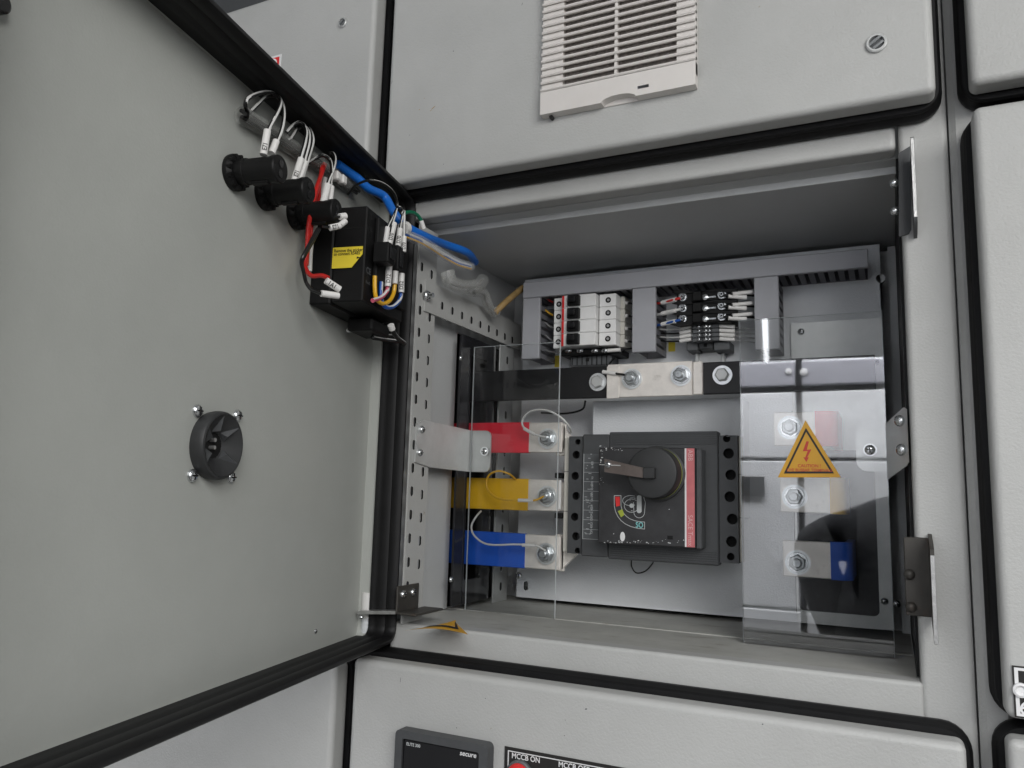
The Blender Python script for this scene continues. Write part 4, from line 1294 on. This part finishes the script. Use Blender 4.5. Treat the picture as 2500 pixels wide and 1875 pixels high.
for i in range(Sx):
    for j in range(4):
        s0, s1, t0_, t1_ = i / Sx, (i + 1) / Sx, j / 4, (j + 1) / 4
        kk = 'warn'
        g.add([curl(s0, t0_), curl(s1, t0_), curl(s1, t1_), curl(s0, t1_)], [(0, 1, 2, 3)], kk)
up_ = np.array([0, 0, .0006])
for i in range(Sx):
    g.add([curl(.15 + .7 * i / Sx, .2) + up_, curl(.15 + .7 * (i + 1) / Sx, .2) + up_, curl(.15 + .7 * (i + 1) / Sx, .34) + up_, curl(.15 + .7 * i / Sx, .34) + up_], [(0, 1, 2, 3)], 'ink')
g.add([curl(.80, .24) + up_, curl(.87, .22) + up_, curl(.82, .85) + up_, curl(.76, .80) + up_], [(0, 1, 2, 3)], 'ink')
solo('warning_sticker', g, 'yellow warning sticker lying curled at the left end of the bottom rail', 'warning sticker')

# ------------------------------------------------------------------ devices on the open door
FACE = -.0425
# black shaft guide with four screws
KC = (.281, .0305)
KG = thing('shaft_guide', 'round black funnel-shaped shaft guide on the open door', 'shaft guide', door_map((KC[0], FACE, KC[1])))
g = MB(door_map); kr = .0265
g.lathe((KC[0], FACE, KC[1]), (0, 1, 0), [(0, kr * .97), (.004, kr), (.0075, kr), (.0098, kr * .985), (.0112, kr * .955), (.0118, kr * .90)], 'knob', 48, caps=False)
build('rim', g, KG)
g = MB(door_map)
g.lathe((KC[0], FACE, KC[1]), (0, 1, 0), [(.0118, kr * .90), (.0070, kr * .62), (.0020, kr * .38)], 'knob', 20, caps=False)
g.lathe((KC[0], FACE, KC[1]), (0, 1, 0), [(.0020, kr * .38), (.0004, kr * .36), (.0004, 0)], 'hole', 16)
for t in (-35, 40, 95, 150, 215):
    c_, s_ = math.cos(math.radians(t)), math.sin(math.radians(t))
    q = lambda r0, w_, h: (KC[0] - (r0 * c_ - w_ * s_) * kr, FACE + h, KC[1] + (r0 * s_ + w_ * c_) * kr)
    g.add([q(.40, .17, .0030), q(.40, -.17, .0030), q(.86, -.02, .0114), q(.86, .02, .0114), q(.42, 0, .0082)], [(0, 1, 4), (1, 2, 4), (2, 3, 4), (3, 0, 4)], 'dark')
build('funnel', g, KG)
g = MB(door_map)
for dx, dz in ((.004, .004), (.004, -.0018)):
    g.lathe((KC[0] + dx, FACE + .0005, KC[1] + dz), (0, 1, 0), [(0, .0016), (.006, .0016)], 'steel', 10)
build('shaft', g, KG)
for q in ((480, 1003), (578, 1015), (467, 1161), (562, 1165)):
    g = MB(); g.screw(PN(*q, FACE), N, .0050, .0036); build('screw', g, KG)

# three indicator lamps seen from behind
LZ = .2505
LS = (.2815, .2365, .1858)
g0 = thing('indicator_lamp', 'black indicator lamp body on the open door, farthest left of three', 'indicator lamp', door_map((LS[0], FACE, LZ)), 'black lamp bodies on the open door')
g = MB(door_map); g.lathe((LS[0], FACE, LZ), (0, 1, 0), [(0, .0145), (.003, .0150), (.0045, .0145), (.007, .0118)], 'black', 32)
for t in range(0, 360, 30):
    c_, s_ = math.cos(math.radians(t)), math.sin(math.radians(t))
    g.lathe((LS[0] + .0128 * c_, FACE + .003, LZ + .0128 * s_), (0, 1, 0), [(0, .0022), (.0045, .0020)], 'black', 8)
build('nut', g, g0)
g = MB(door_map); g.lathe((LS[0], FACE, LZ), (0, 1, 0), [(.006, .0100), (.012, .0100), (.0125, .0108), (.014, .0108), (.0145, .0101), (.036, .0104), (.0385, .0112), (.0425, .0112), (.0435, .0104), (.0435, 0)], 'black', 32)
g.box(LS[0] - .003, LS[0] + .003, FACE + .018, FACE + .034, LZ - .0116, LZ - .009, 'black', .001)
build('barrel', g, g0)
g = MB(door_map)
for dz in (.0042, -.0042):
    g.lathe((LS[0], FACE + .0435, LZ + dz), (0, 1, 0), [(0, .0031), (.0006, .0031), (.0006, .0024)], 'blackg', 14)
    g.lathe((LS[0], FACE + .0437, LZ + dz), (0, 1, 0), [(0, .0024), (.0001, 0)], 'hole', 14)
build('terminal', g, g0)
for i, lab in ((1, 'black indicator lamp body on the open door, middle of three'), (2, 'black indicator lamp body next to the square meter on the open door')):
    q = np.array(g0['_base']) + U * (LS[i] - LS[0])
    dup(g0, q, lab)

# square meter, seen from behind
MS0, MS1, MZ0, MZ1, MN = .052, .150, .1735, .270, .0125
PM = thing('power_meter', 'black box-shaped power meter mounted on the open door', 'power meter', door_map((.1, FACE, MZ0)))
g = MB(door_map)
g.box(MS0, MS1, FACE, FACE + .022, MZ0, MZ1, 'black', .0015); g.box(MS0 + .001, MS1 - .0015, FACE + .0222, MN, MZ0 + .002, MZ1 - .001, 'black', .0012)
for zz in (.188, .247): g.box(MS1 - .0016, MS1 - .0010, FACE + .024, MN - .004, zz, zz + .0008, 'hole')
build('housing', g, PM)
g = MB(door_map)
g.box(MS0 + .002, MS1 - .02, MN, MN + .004, MZ0 + .014, MZ1 - .006, 'black', .001)
for zz in (.246, .258, .196): g.box(MS1 - .013, MS1 - .009, MN - .0001, MN + .0003, zz, zz + .005, 'hole')
p = (MS1 - .006, .2045)
g.text('CE', .0085, lambda x, y: (p[0] - x, MN + .0002, p[1] + y), 'din')
g.text('RoHS', .0040, lambda x, y: (p[0] - x, MN + .0002, p[1] - .010 + y), 'din')
build('rear_cover', g, PM)
# plug connectors at the rear
for (u, v, w_, h_, n0, n1) in ((957, 620, .017, .020, MN + .004, MN + .020), (978, 632, .012, .026, MN + .002, MN + .014)):
    q = dl(PN(u, v, n1)); g = MB(door_map)
    g.box(q[0] - w_ / 2, q[0] + w_ / 2, n0, n1, q[2] - h_ / 2, q[2] + h_ / 2, 'black', .001)
    g.box(q[0] - w_ / 2 + .002, q[0] + w_ / 2 - .002, n1, n1 + .0018, q[2] - h_ / 2 + .004, q[2] + h_ / 2 - .004, 'blackg', .0006)
    build('plug', g, PM)
g = MB(door_map); q = dl(PN(900, 808, -.012)); g.box(q[0] - .030, q[0] + .014, -.030, -.002, MZ0 - .014, MZ0 - .0005, 'black', .002)
build('clamp', g, PM)
g = MB(); g.tube([PN(850, 806, -.03), PN(878, 808, -.03)], .0022, 'steel', 12); g.lathe(PN(880, 808, -.03), U * -1, [(0, .004), (.003, .004)], 'blackg', 14); build('clamp_screw', g, PM)
# yellow sticker
g = MB()
ss = MS1 + .0003
Q = [dl(PS(*q, ss)) for q in ((815, 605), (886, 606), (885.5, 625), (859, 657.5), (808, 656))]
Ns, z_ = [q[1] for q in Q], [q[2] for q in Q]
n0, n1, zt_, zb_2 = Ns[0] * .5 + Ns[4] * .5, min(Ns[1], MN - .0006), z_[0], z_[4]
fn_s = lambda a_, b_, t: door_map((ss + t, a_, b_))
g.poly([(n0, zt_), (n1, zt_), (n1, zt_ - (zt_ - zb_2) * .38), (n0 + (n1 - n0) * .66, zb_2), (n0, zb_2)], fn_s, .0002, 'sticker')
for s_, fz in (('Remove the sticker', .24), ('to connect RS485', .39)):
    g.text(s_, .0044, lambda x, y: fn_s(n0 + .0015 + x * .86, zt_ - (zt_ - zb_2) * fz + y, .00045), 'ink')
ar = [(n0 + (n1 - n0) * .84, zt_ - (zt_ - zb_2) * .52), (n0 + (n1 - n0) * .95, zt_ - (zt_ - zb_2) * .47 - .0008), (n0 + (n1 - n0) * .84, zt_ - (zt_ - zb_2) * .44)]
ar = [(n0 + (n1 - n0) * .82, zt_ - (zt_ - zb_2) * .60), (n0 + (n1 - n0) * .94, zt_ - (zt_ - zb_2) * .54), (n0 + (n1 - n0) * .82, zt_ - (zt_ - zb_2) * .48)]
g.add([fn_s(*q, .00045) for q in ar], [(0, 1, 2)], 'ink')
build('sticker', g, PM)

# ------------------------------------------------------------------ wiring on the open door
A7 = lambda x, y: (500 + x * .1808, 200 + y * .1808)
B7 = lambda x, y: (700 + x * .1808, 380 + y * .1808)
C7 = lambda x, y: (700 + x * .1808, 580 + y * .1808)


def pa(x, y, n=-.012): return PN(*A7(x, y), n)
def pb(x, y, n=.018): return PN(*B7(x, y), n)
def pc(x, y, n=.018): return PN(*C7(x, y), n)


GW = 'black wires of the lamp bodies with a painted white highlight'
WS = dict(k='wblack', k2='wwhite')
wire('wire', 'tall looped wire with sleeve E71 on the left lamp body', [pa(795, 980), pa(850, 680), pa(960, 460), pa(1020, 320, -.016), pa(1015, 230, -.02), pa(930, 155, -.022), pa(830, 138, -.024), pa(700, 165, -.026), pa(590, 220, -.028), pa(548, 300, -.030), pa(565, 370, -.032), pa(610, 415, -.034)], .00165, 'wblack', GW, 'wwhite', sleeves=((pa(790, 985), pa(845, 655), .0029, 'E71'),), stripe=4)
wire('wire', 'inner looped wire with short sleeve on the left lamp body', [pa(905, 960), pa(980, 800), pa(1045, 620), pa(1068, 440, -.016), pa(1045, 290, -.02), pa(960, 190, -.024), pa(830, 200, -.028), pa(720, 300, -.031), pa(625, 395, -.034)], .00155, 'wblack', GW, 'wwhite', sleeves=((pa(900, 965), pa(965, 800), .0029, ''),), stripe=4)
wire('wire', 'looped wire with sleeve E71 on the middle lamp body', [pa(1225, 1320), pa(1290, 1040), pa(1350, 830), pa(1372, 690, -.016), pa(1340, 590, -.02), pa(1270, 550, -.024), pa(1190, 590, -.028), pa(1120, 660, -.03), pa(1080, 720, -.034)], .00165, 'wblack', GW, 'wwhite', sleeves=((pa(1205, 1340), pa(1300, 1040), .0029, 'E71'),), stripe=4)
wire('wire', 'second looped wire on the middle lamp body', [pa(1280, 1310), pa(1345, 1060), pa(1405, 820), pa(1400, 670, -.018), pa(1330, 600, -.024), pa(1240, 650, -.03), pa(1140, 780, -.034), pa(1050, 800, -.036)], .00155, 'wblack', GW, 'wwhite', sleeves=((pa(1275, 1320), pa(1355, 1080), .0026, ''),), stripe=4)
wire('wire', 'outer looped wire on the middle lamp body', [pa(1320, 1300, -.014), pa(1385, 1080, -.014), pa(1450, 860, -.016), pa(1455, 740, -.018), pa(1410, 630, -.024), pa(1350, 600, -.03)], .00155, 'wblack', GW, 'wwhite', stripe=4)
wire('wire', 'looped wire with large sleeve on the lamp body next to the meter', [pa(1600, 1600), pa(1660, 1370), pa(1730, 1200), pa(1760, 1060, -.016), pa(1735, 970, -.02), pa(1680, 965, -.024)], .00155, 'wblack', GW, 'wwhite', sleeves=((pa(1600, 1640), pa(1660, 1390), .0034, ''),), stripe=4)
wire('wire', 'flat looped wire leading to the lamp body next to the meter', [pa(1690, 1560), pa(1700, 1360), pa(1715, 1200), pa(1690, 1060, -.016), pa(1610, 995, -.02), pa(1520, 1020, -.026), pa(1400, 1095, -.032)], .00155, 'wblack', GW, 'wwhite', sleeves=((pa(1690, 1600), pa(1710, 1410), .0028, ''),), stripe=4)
wire('wire', 'short sleeved wire marked E71 at the end of the lamp body by the meter', [pb(480, 960, .0), pb(560, 965, .004), pb(700, 930, .010), pb(780, 905, .012)], .0012, 'wblack', None, sleeves=((pb(580, 975, .005), pb(720, 945, .011), .0028, 'E71'), (pb(720, 940, .0112), pb(790, 885, .013), .0027, '')))
wire('wire', 'stub of white sleeved wire above the E71 stub', [pb(640, 830, .004), pb(720, 825, .008), pb(790, 815, .01)], .0012, 'wblack', None, sleeves=((pb(715, 825, .008), pb(795, 815, .011), .0030, ''),))
# wrapped bundle running along the top of the door
wp = thing('cable_bundle', 'black wires in cloudy plastic wrap along the top of the open door', 'cable bundle', PN(*A7(520, 450), -.034))
g = MB()
run = [pa(500, 440, -.034), pa(700, 560, -.034), pa(900, 690, -.034), pa(1100, 830, -.034), pa(1330, 980, -.034), pa(1560, 1120, -.034), pa(1800, 1300, -.034), pa(2050, 1480, -.034)]
for dz, dn in ((.002, .001), (-.002, 0), (0, .003), (.0035, -.001)):
    g.tube([np.array(p_) + N * dn + np.array([0, 0, dz]) for p_ in run], .0017, 'wblack', 8)
build('wires', g, wp)
g = MB()
wig = []
for i in range(len(run) - 1):
    for t in (0, .5):
        q = np.array(run[i]) * (1 - t) + np.array(run[i + 1]) * t
        wig.append(q + np.array([0, 0, random.uniform(-.0008, .0008)]))
g.tube(wig, .0072, 'wrap', 14, cap=False)
build('plastic_wrap', g, wp)
for q in ((650, 1230), (690, 1330), (1830, 1240)):
    pass
for x_, y_, lab in ((1770, 1280, 'clear cable clip beside the blue cable, upper one'), (1850, 1330, 'clear cable clip beside the blue cable, lower one')):
    g = MB(); p_ = np.array(pa(x_, y_, -.02)); q_ = dl(p_)
    g2 = MB(door_map); g2.box(q_[0] - .004, q_[0] + .004, -.024, -.016, q_[2] - .004, q_[2] + .005, 'sleeve', .0012)
    solo('cable_clip', g2, lab, 'cable clip', 'cable clips on the open door')
# red wires behind the meter
GR = 'red wires beside the power meter'
for i, (pts, lab) in enumerate((([pb(500, 110, -.03), pb(470, 250, -.026), pb(410, 420, -.022), pb(360, 600, -.022), pb(320, 800, -.022), pb(290, 1000, -.024), pb(270, 1350, -.026), pb(250, 1500, -.026), pb(330, 1620, -.018), pb(470, 1620, -.006), pb(560, 1650, .002)], 'red wire ending in a sleeve marked 1A on the meter'),
                                ([pb(520, 120, -.031), pb(450, 330, -.028), pb(430, 600, -.026), pb(360, 850, -.026), pb(320, 1060, -.027), pb(290, 1250, -.028), pb(270, 1480, -.028)], 'red wire dropping behind the lamp body, inner one'),
                                ([pb(480, 130, -.029), pb(440, 380, -.026), pb(380, 600, -.024), pb(310, 960, -.026), pb(300, 1100, -.027)], 'red wire dropping behind the lamp body, outer one'))):
    sl_ = ((pc(530, 580, .004), pc(715, 700, .012), .0031, '1A1'),) if i == 0 else ()
    wire('wire', lab, pts, .0021 if i == 0 else .0018, 'wred', GR, sleeves=sl_)
for i, lab in enumerate(('black wire running down the left side of the meter', 'black wire ending in a plain white sleeve on the meter')):
    o = i * 22
    pts = [pb(440 - o, 990, -.012), pb(350 - o, 1160, -.012), pb(240 - o * .6, 1350, -.014), pb(205 - o * .3, 1440, -.016), pb(230, 1580, -.016), pc(260, 600, -.016), pc(320, 690, -.012)]
    if i: pts += [pc(400, 730, -.006), pc(470, 755, .0)]
    wire('wire', lab, pts, .0017, 'wblack', 'black wires beside the power meter', sleeves=((pc(465, 755, .0), pc(700, 785, .010), .0030, ''),) if i else ())
wire('wire', 'white wire running down between the red wires and the meter', [pb(520, 300, -.03), pb(480, 560, -.03), pb(340, 1150, -.034), pb(310, 1560, -.034)], .0022, 'wwhite')

# D70 loops and plug wires
GD = 'sleeved wires into the plug on the meter'
wire('wire', 'black wire with painted white highlight arching high over the meter into the plug', [pb(825, 520, -.03), pb(900, 430, -.02), pb(1000, 365, -.008), pb(1120, 335, .004), pb(1260, 360, .012), pb(1380, 430, .018), pb(1460, 530, .02), pb(1490, 650, .02), pb(1470, 780, .02), pb(1420, 950, .02), pb(1380, 1200, .02)], .00125, 'wblack', GD, 'wwhite', sleeves=((pb(1385, 1195, .0203), pb(1450, 915, .0203), .0031, 'D70'),), stripe=4)
wire('wire', 'wire with bare white sleeve farthest left on the plug', [pb(1330, 1200, .018), pb(1360, 980, .018), pb(1430, 830, .018), pb(1490, 700, .019)], .0012, 'wblack', GD, 'wwhite', sleeves=((pb(1328, 1200, .018), pb(1362, 970, .018), .0026, ''),))
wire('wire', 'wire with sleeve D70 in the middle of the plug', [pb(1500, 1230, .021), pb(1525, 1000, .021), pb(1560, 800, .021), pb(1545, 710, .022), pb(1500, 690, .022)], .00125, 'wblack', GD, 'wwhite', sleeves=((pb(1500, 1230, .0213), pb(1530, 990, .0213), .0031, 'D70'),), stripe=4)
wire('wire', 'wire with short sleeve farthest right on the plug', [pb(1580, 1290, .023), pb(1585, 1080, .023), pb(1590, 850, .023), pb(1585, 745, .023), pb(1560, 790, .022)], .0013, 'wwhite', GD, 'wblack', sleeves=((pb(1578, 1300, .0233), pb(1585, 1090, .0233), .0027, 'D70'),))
GB = 'coloured wires under the plug on the meter'
for (lab, k, xs, s0, s1, txt, rr_) in (('pink wire with sleeve D12 looping under the plug', 'wpink', [(1365, 660), (1340, 740), (1270, 810), (1160, 850)], (1365, 660), (1385, 355), 'D12', .0032),
                                      ('yellow wire looping under the plug', 'wyellow', [(1465, 630), (1440, 760), (1380, 860), (1290, 890), (1210, 820), (1190, 680), (1190, 520)], (1460, 625), (1470, 420), '', .0030),
                                      ('blue wire with sleeve D52 looping under the plug', 'wblue', [(1545, 740), (1520, 850), (1440, 930), (1360, 945), (1300, 900), (1270, 780), (1275, 600)], (1545, 740), (1550, 485), 'D52', .0032)):
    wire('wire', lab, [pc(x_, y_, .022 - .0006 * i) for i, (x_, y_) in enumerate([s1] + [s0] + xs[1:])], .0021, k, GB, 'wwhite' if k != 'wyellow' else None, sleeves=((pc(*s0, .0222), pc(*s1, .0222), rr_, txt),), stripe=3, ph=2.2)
wire('wire', 'black wire with painted white highlight bending down from the clamp under the meter', [pc(1410, 1180, .012), pc(1430, 1260, .012), pc(1490, 1350, .012), pc(1590, 1430, .012)], .0024, 'wblack', 'wires under the clamp', 'wwhite', sleeves=((pc(1405, 1180, .0125), pc(1425, 1240, .0125), .0034, ''),), stripe=4)
wire('wire', 'black wire with painted white highlight lying flat below the clamp', [pc(1560, 1410, .0), pc(1400, 1390, -.004), pc(1250, 1370, -.008), pc(1160, 1350, -.012), pc(1250, 1330, -.012), pc(1420, 1330, -.01)], .0022, 'wblack', 'wires under the clamp', 'wwhite', stripe=3)
wire('wire', 'green wire bending towards the cabinet above the blue cable', [pb(1600, 770, .012), pb(1680, 765, .014), pb(1760, 800, .016), pb(1820, 880, .018)], .0021, 'wgreen', None, sleeves=((pb(1815, 880, .018), pb(1850, 990, .020), .0027, ''),))
# blue cable from the door into the cabinet
bl = [pa(1790, 1110, -.030), pa(1930, 1210, -.026), pa(2070, 1310, -.020), pa(2212, 1440, -.014), PN(938, 480, -.006), PN(962, 520, .006), PN(990, 552, .016), PN(1040, 578, .028), PX(1085, 596, -.452), PX(1140, 616, -.445), PX(1160, 640, -.455)]
t = thing('blue_cable', 'thick blue cable running from the open door into the compartment', 'cable', bl[0])
g = MB(); g.tube(bl, .0046, 'cable', 14); build('jacket', g, t)
g = MB(); g.tube([PN(984, 558, .0165), PN(992, 556, .0175)], .0068, 'sleeve', 14); build('tape', g, t)
# clear tube with wires beside it
ct = [PN(990, 573, .020), PN(1035, 592, .028), PX(1085, 624, -.452), PX(1120, 643, -.448), PX(1150, 652, -.446)]
t = thing('clear_tube', 'clear plastic tube holding thin white wires beside the blue cable', 'tube', ct[0])
for i, k in enumerate(('wwhite', 'wwhite', 'wblue', 'wyellow')):
    g = MB(); a_ = i * 1.6; off = np.array([0, .0018 * math.cos(a_), .0022 * math.sin(a_)]); g.tube([np.array(p_) + off for p_ in ct], .0010, k, 8); build('wire', g, t)
g = MB(); g.tube(ct, .0056, 'tube', 16, cap=False); build('tube_wall', g, t)
# wrapped conduit and amber cable inside the left of the compartment
pl = [PX(1092, 662, -.452), PX(1100, 688, -.45), PX(1130, 700, -.45), PX(1165, 697, -.45), PX(1178, 685, -.452)]
g = MB(); g.tube(pl, .0085, 'wrap', 14, cap=False); g.tube(pl, .0022, 'wgrey', 8)
solo('plastic_wrap', g, 'crumpled cloudy plastic wrap on the left wall under the blue cable', 'plastic wrap')
pl = [PX(1150, 712, -.45), PX(1180, 716, -.452), PX(1190, 740, -.455), PX(1205, 762, -.456), PX(1216, 757, -.452)]
g = MB(); g.tube(pl, .0062, 'wrap', 14, cap=False); g.tube(pl, .0025, 'wgrey', 8)
solo('conduit', g, 'grey plastic conduit elbow hanging above the perforated bar', 'conduit')
pl = [PX(1208, 764, -.454), PX(1230, 742, -.446), PX(1255, 720, -.44), PX(1276, 703, -.436)]
g = MB(); g.tube(pl, .0042, 'amber', 12)
solo('amber_cable', g, 'amber brown cable rising to the wiring duct corner', 'cable')

# ------------------------------------------------------------------ what the right pane mirrors: the cabinets across the aisle and a tube lamp
OPC = thing('switchgear_cabinet', 'pale switchgear row across the aisle, seen only mirrored in the right pane', 'switchgear cabinet', (-.2, -2.0, -1.45))
g = MB(); g.box(-2.2, 2.2, -2.3, -1.93, -1.45, .49, 'opp'); build('body', g, OPC)
vg = -.285
for (xa_, xb_) in ((-2.1, -1.5), (-1.49, -.90), (-.885, vg - .006), (vg + .016, .36), (.375, .95), (.965, 1.6)):
    for (za_, zb3) in ((.400, .480), (.15, .376), (-.35, .138), (-.85, -.36), (-1.4, -.86)):
        g = MB(); g.box(xa_, xb_, -1.93, -1.90, za_, zb3, 'fascia' if za_ > .39 else 'opp', .003); o = build('door', g, OPC)
g = MB()
for zz in (.385, .143, -.355, -.855): g.box(-2.15, 1.65, -1.93, -1.922, zz - .008, zz + .014, 'rubber')
for xx in (-1.495, -.892, vg + .005, .3675, .957): g.box(xx - .010, xx + .011, -1.93, -1.923, -1.4, .49, 'rubber')
build('gasket', g, OPC)
for u_, v_, r_ in ((1925, 906, .011), (1962, 908, .013)):
    p = PY(u_, v_, 2 * YR + 1.90); g = MB(); g.lathe((p[0], -1.9002, p[2]), (0, 1, 0), [(0, r_), (.006, r_ * .8), (.008, 0)], 'inkw', 20); build('indicator', g, OPC)
a = PY(1806, 1163, 2 * YR + 1.9); b = PY(1868, 1213, 2 * YR + 1.9); g = MB(); g.box(a[0], b[0], -1.899, -1.890, b[2], a[2], 'glass'); build('meter', g, OPC)
TL = MB(); TL.tube([(-.62, -3.6, 1.18), (-.98, -6.3, 1.18)], .017, 'lamp', 12)
solo('tube_lamp', TL, 'white fluorescent tube lamp, mirrored as a bright streak in the right pane', 'lamp')

# ------------------------------------------------------------------ the photographer, mirrored in the right pane


def skin_mesh(joints, edges, radii, levels=2):
    me = bpy.data.meshes.new('body')
    me.from_pydata(joints, edges, [])
    ob = bpy.data.objects.new('body', me); COL.objects.link(ob)
    md = ob.modifiers.new('skin', 'SKIN'); md.use_smooth_shade = True
    sv = me.skin_vertices[0].data
    for i, r in enumerate(radii): sv[i].radius = r if isinstance(r, tuple) else (r, r)
    sv[0].use_root = True
    sb = ob.modifiers.new('sub', 'SUBSURF'); sb.levels = levels; sb.render_levels = levels
    dg = bpy.context.evaluated_depsgraph_get()
    ev = bpy.data.meshes.new_from_object(ob.evaluated_get(dg))
    vs = [tuple(v.co) for v in ev.vertices]; fs = [list(p.vertices) for p in ev.polygons]
    bpy.data.objects.remove(ob)
    return vs, fs


PSH = np.array([.02, 0, .012])
PB = (.08, -1.12, -1.45)
J = [(.02, -1.14, -.56), (.01, -1.14, -.38), (.01, -1.13, -.20), (.05, -1.13, -.07), (.09, -1.11, .01), (.11, -1.10, .08), (.115, -1.10, .17),
     (-.21, -1.14, -.105), (-.135, -1.13, -.34), (-.135, -1.08, -.54), (-.18, -1.02, -.60), (-.185, -.99, -.66),
     (.23, -1.14, -.105), (.265, -1.14, -.34), (.28, -1.10, -.54), (.285, -1.08, -.62),
     (-.03, -1.14, -.62), (-.04, -1.10, -1.0), (-.04, -1.15, -1.38), (-.05, -1.03, -1.42), (.15, -1.14, -.62), (.16, -1.10, -1.0), (.16, -1.15, -1.38), (.17, -1.03, -1.42)]
E_ = [(0, 1), (1, 2), (2, 3), (3, 4), (4, 5), (5, 6), (3, 7), (7, 8), (8, 9), (9, 10), (10, 11), (3, 12), (12, 13), (13, 14), (14, 15), (0, 16), (16, 17), (17, 18), (18, 19), (0, 20), (20, 21), (21, 22), (22, 23)]
Rr = [(.215, .2), (.215, .2), (.20, .17), (.12, .09), .055, (.075, .085), (.078, .095), (.068, .068), .046, .036, .030, (.036, .018), (.068, .068), .046, .034, (.034, .02), (.09, .09), .062, .045, (.045, .035), (.09, .09), .062, .045, (.045, .035)]
vs, fs = skin_mesh(J, E_, Rr)
vs = [tuple(np.array(v_) + (PSH if v_[2] > -.72 else PSH * (.0 if v_[2] > -.7 else .3))) for v_ in vs]
PE = thing('person', 'person in dark clothes standing before the cabinet, seen only mirrored in the right pane', 'person', PB)
g = MB(); g.add(vs, [], 'cloth')
for f_ in fs:
    c_ = np.mean([vs[i] for i in f_], axis=0)
    sk = c_[2] > .02 and .03 < c_[0] < .24 and c_[1] < -1.0 or (-.72 < c_[2] < -.53 and (c_[0] < -.15 or c_[0] > .26))
    g.f.append(f_); g.m.append('skin' if sk else 'cloth')
build('body', g, PE)
g = MB()
hd_ = [v_ for v_ in vs if v_[2] > .085]
hx0_, hx1_ = min(v_[0] for v_ in hd_), max(v_[0] for v_ in hd_)
htop = max(v_[2] for v_ in hd_); hcx = (hx0_ + hx1_) / 2; hyf = max(v_[1] for v_ in hd_)
hc = np.array([hcx, -1.128, htop - .070])
for i in range(7):
    for j in range(16):
        def hpnt(a, b):
            th = a / 7 * math.pi * .50; ph = b / 16 * 2 * math.pi
            return hc + np.array([((hx1_ - hx0_) / 2 + .006) * math.sin(th) * math.cos(ph), .092 * math.sin(th) * math.sin(ph) - .008, .084 * math.cos(th)])
        g.add([hpnt(i, j), hpnt(i + 1, j), hpnt(i + 1, j + 1), hpnt(i, j + 1)], [(0, 1, 2, 3)], 'hair')
build('hair', g, PE)
fc = lambda dx, dz: (hcx + dx, hyf - .006, htop - .105 + dz)
g = MB(); g.tube([fc(0, .022), np.array(fc(0, -.012)) + np.array([0, .014, 0]), fc(0, -.018)], .010, 'skin', 10); build('nose', g, PE)
for sd in (-1, 1):
    g = MB(); g.lathe(np.array(fc(.028 * sd, .012)) - np.array([0, .004, 0]), (0, 1, 0), [(0, .010), (.004, .007), (.006, 0)], 'inkw', 14); g.lathe(np.array(fc(.028 * sd, .012)) + np.array([0, .0015, 0]), (0, 1, 0), [(0, .004), (.0012, 0)], 'ink', 10); build('eye', g, PE)
    g = MB(); g.lathe((hcx + sd * (hx1_ - hx0_) / 2, -1.105, htop - .10), (sd, .3, 0), [(-.006, .020), (.006, .024), (.010, .016)], 'skin', 14); build('ear', g, PE)
g = MB(); g.box(hcx - .022, hcx + .022, hyf - .014, hyf - .004, htop - .152, htop - .145, 'inkr', .002); build('mouth', g, PE)
for hx, hy, hz_, sd in ((-.19, -.98, -.655, 1), (.305, -1.08, -.615, -1)):
    for k_ in range(4):
        L_ = (.062, .072, .068, .054)[k_]; yo = -.027 + .018 * k_
        g = MB(); g.tube([(hx, hy - yo, hz_ + .02), (hx, hy - yo, hz_ - .02), (hx + .008 * sd, hy - yo, hz_ - .02 - L_ * .55), (hx + .024 * sd, hy - yo, hz_ - .02 - L_)], .0085, 'skin', 10)
        build('finger', g, PE)
    g = MB(); g.tube([(hx, hy + .02, hz_ + .03), (hx + .02 * sd, hy + .045, hz_ + .005), (hx + .03 * sd, hy + .05, hz_ - .03)], .0095, 'skin', 10); build('thumb', g, PE)
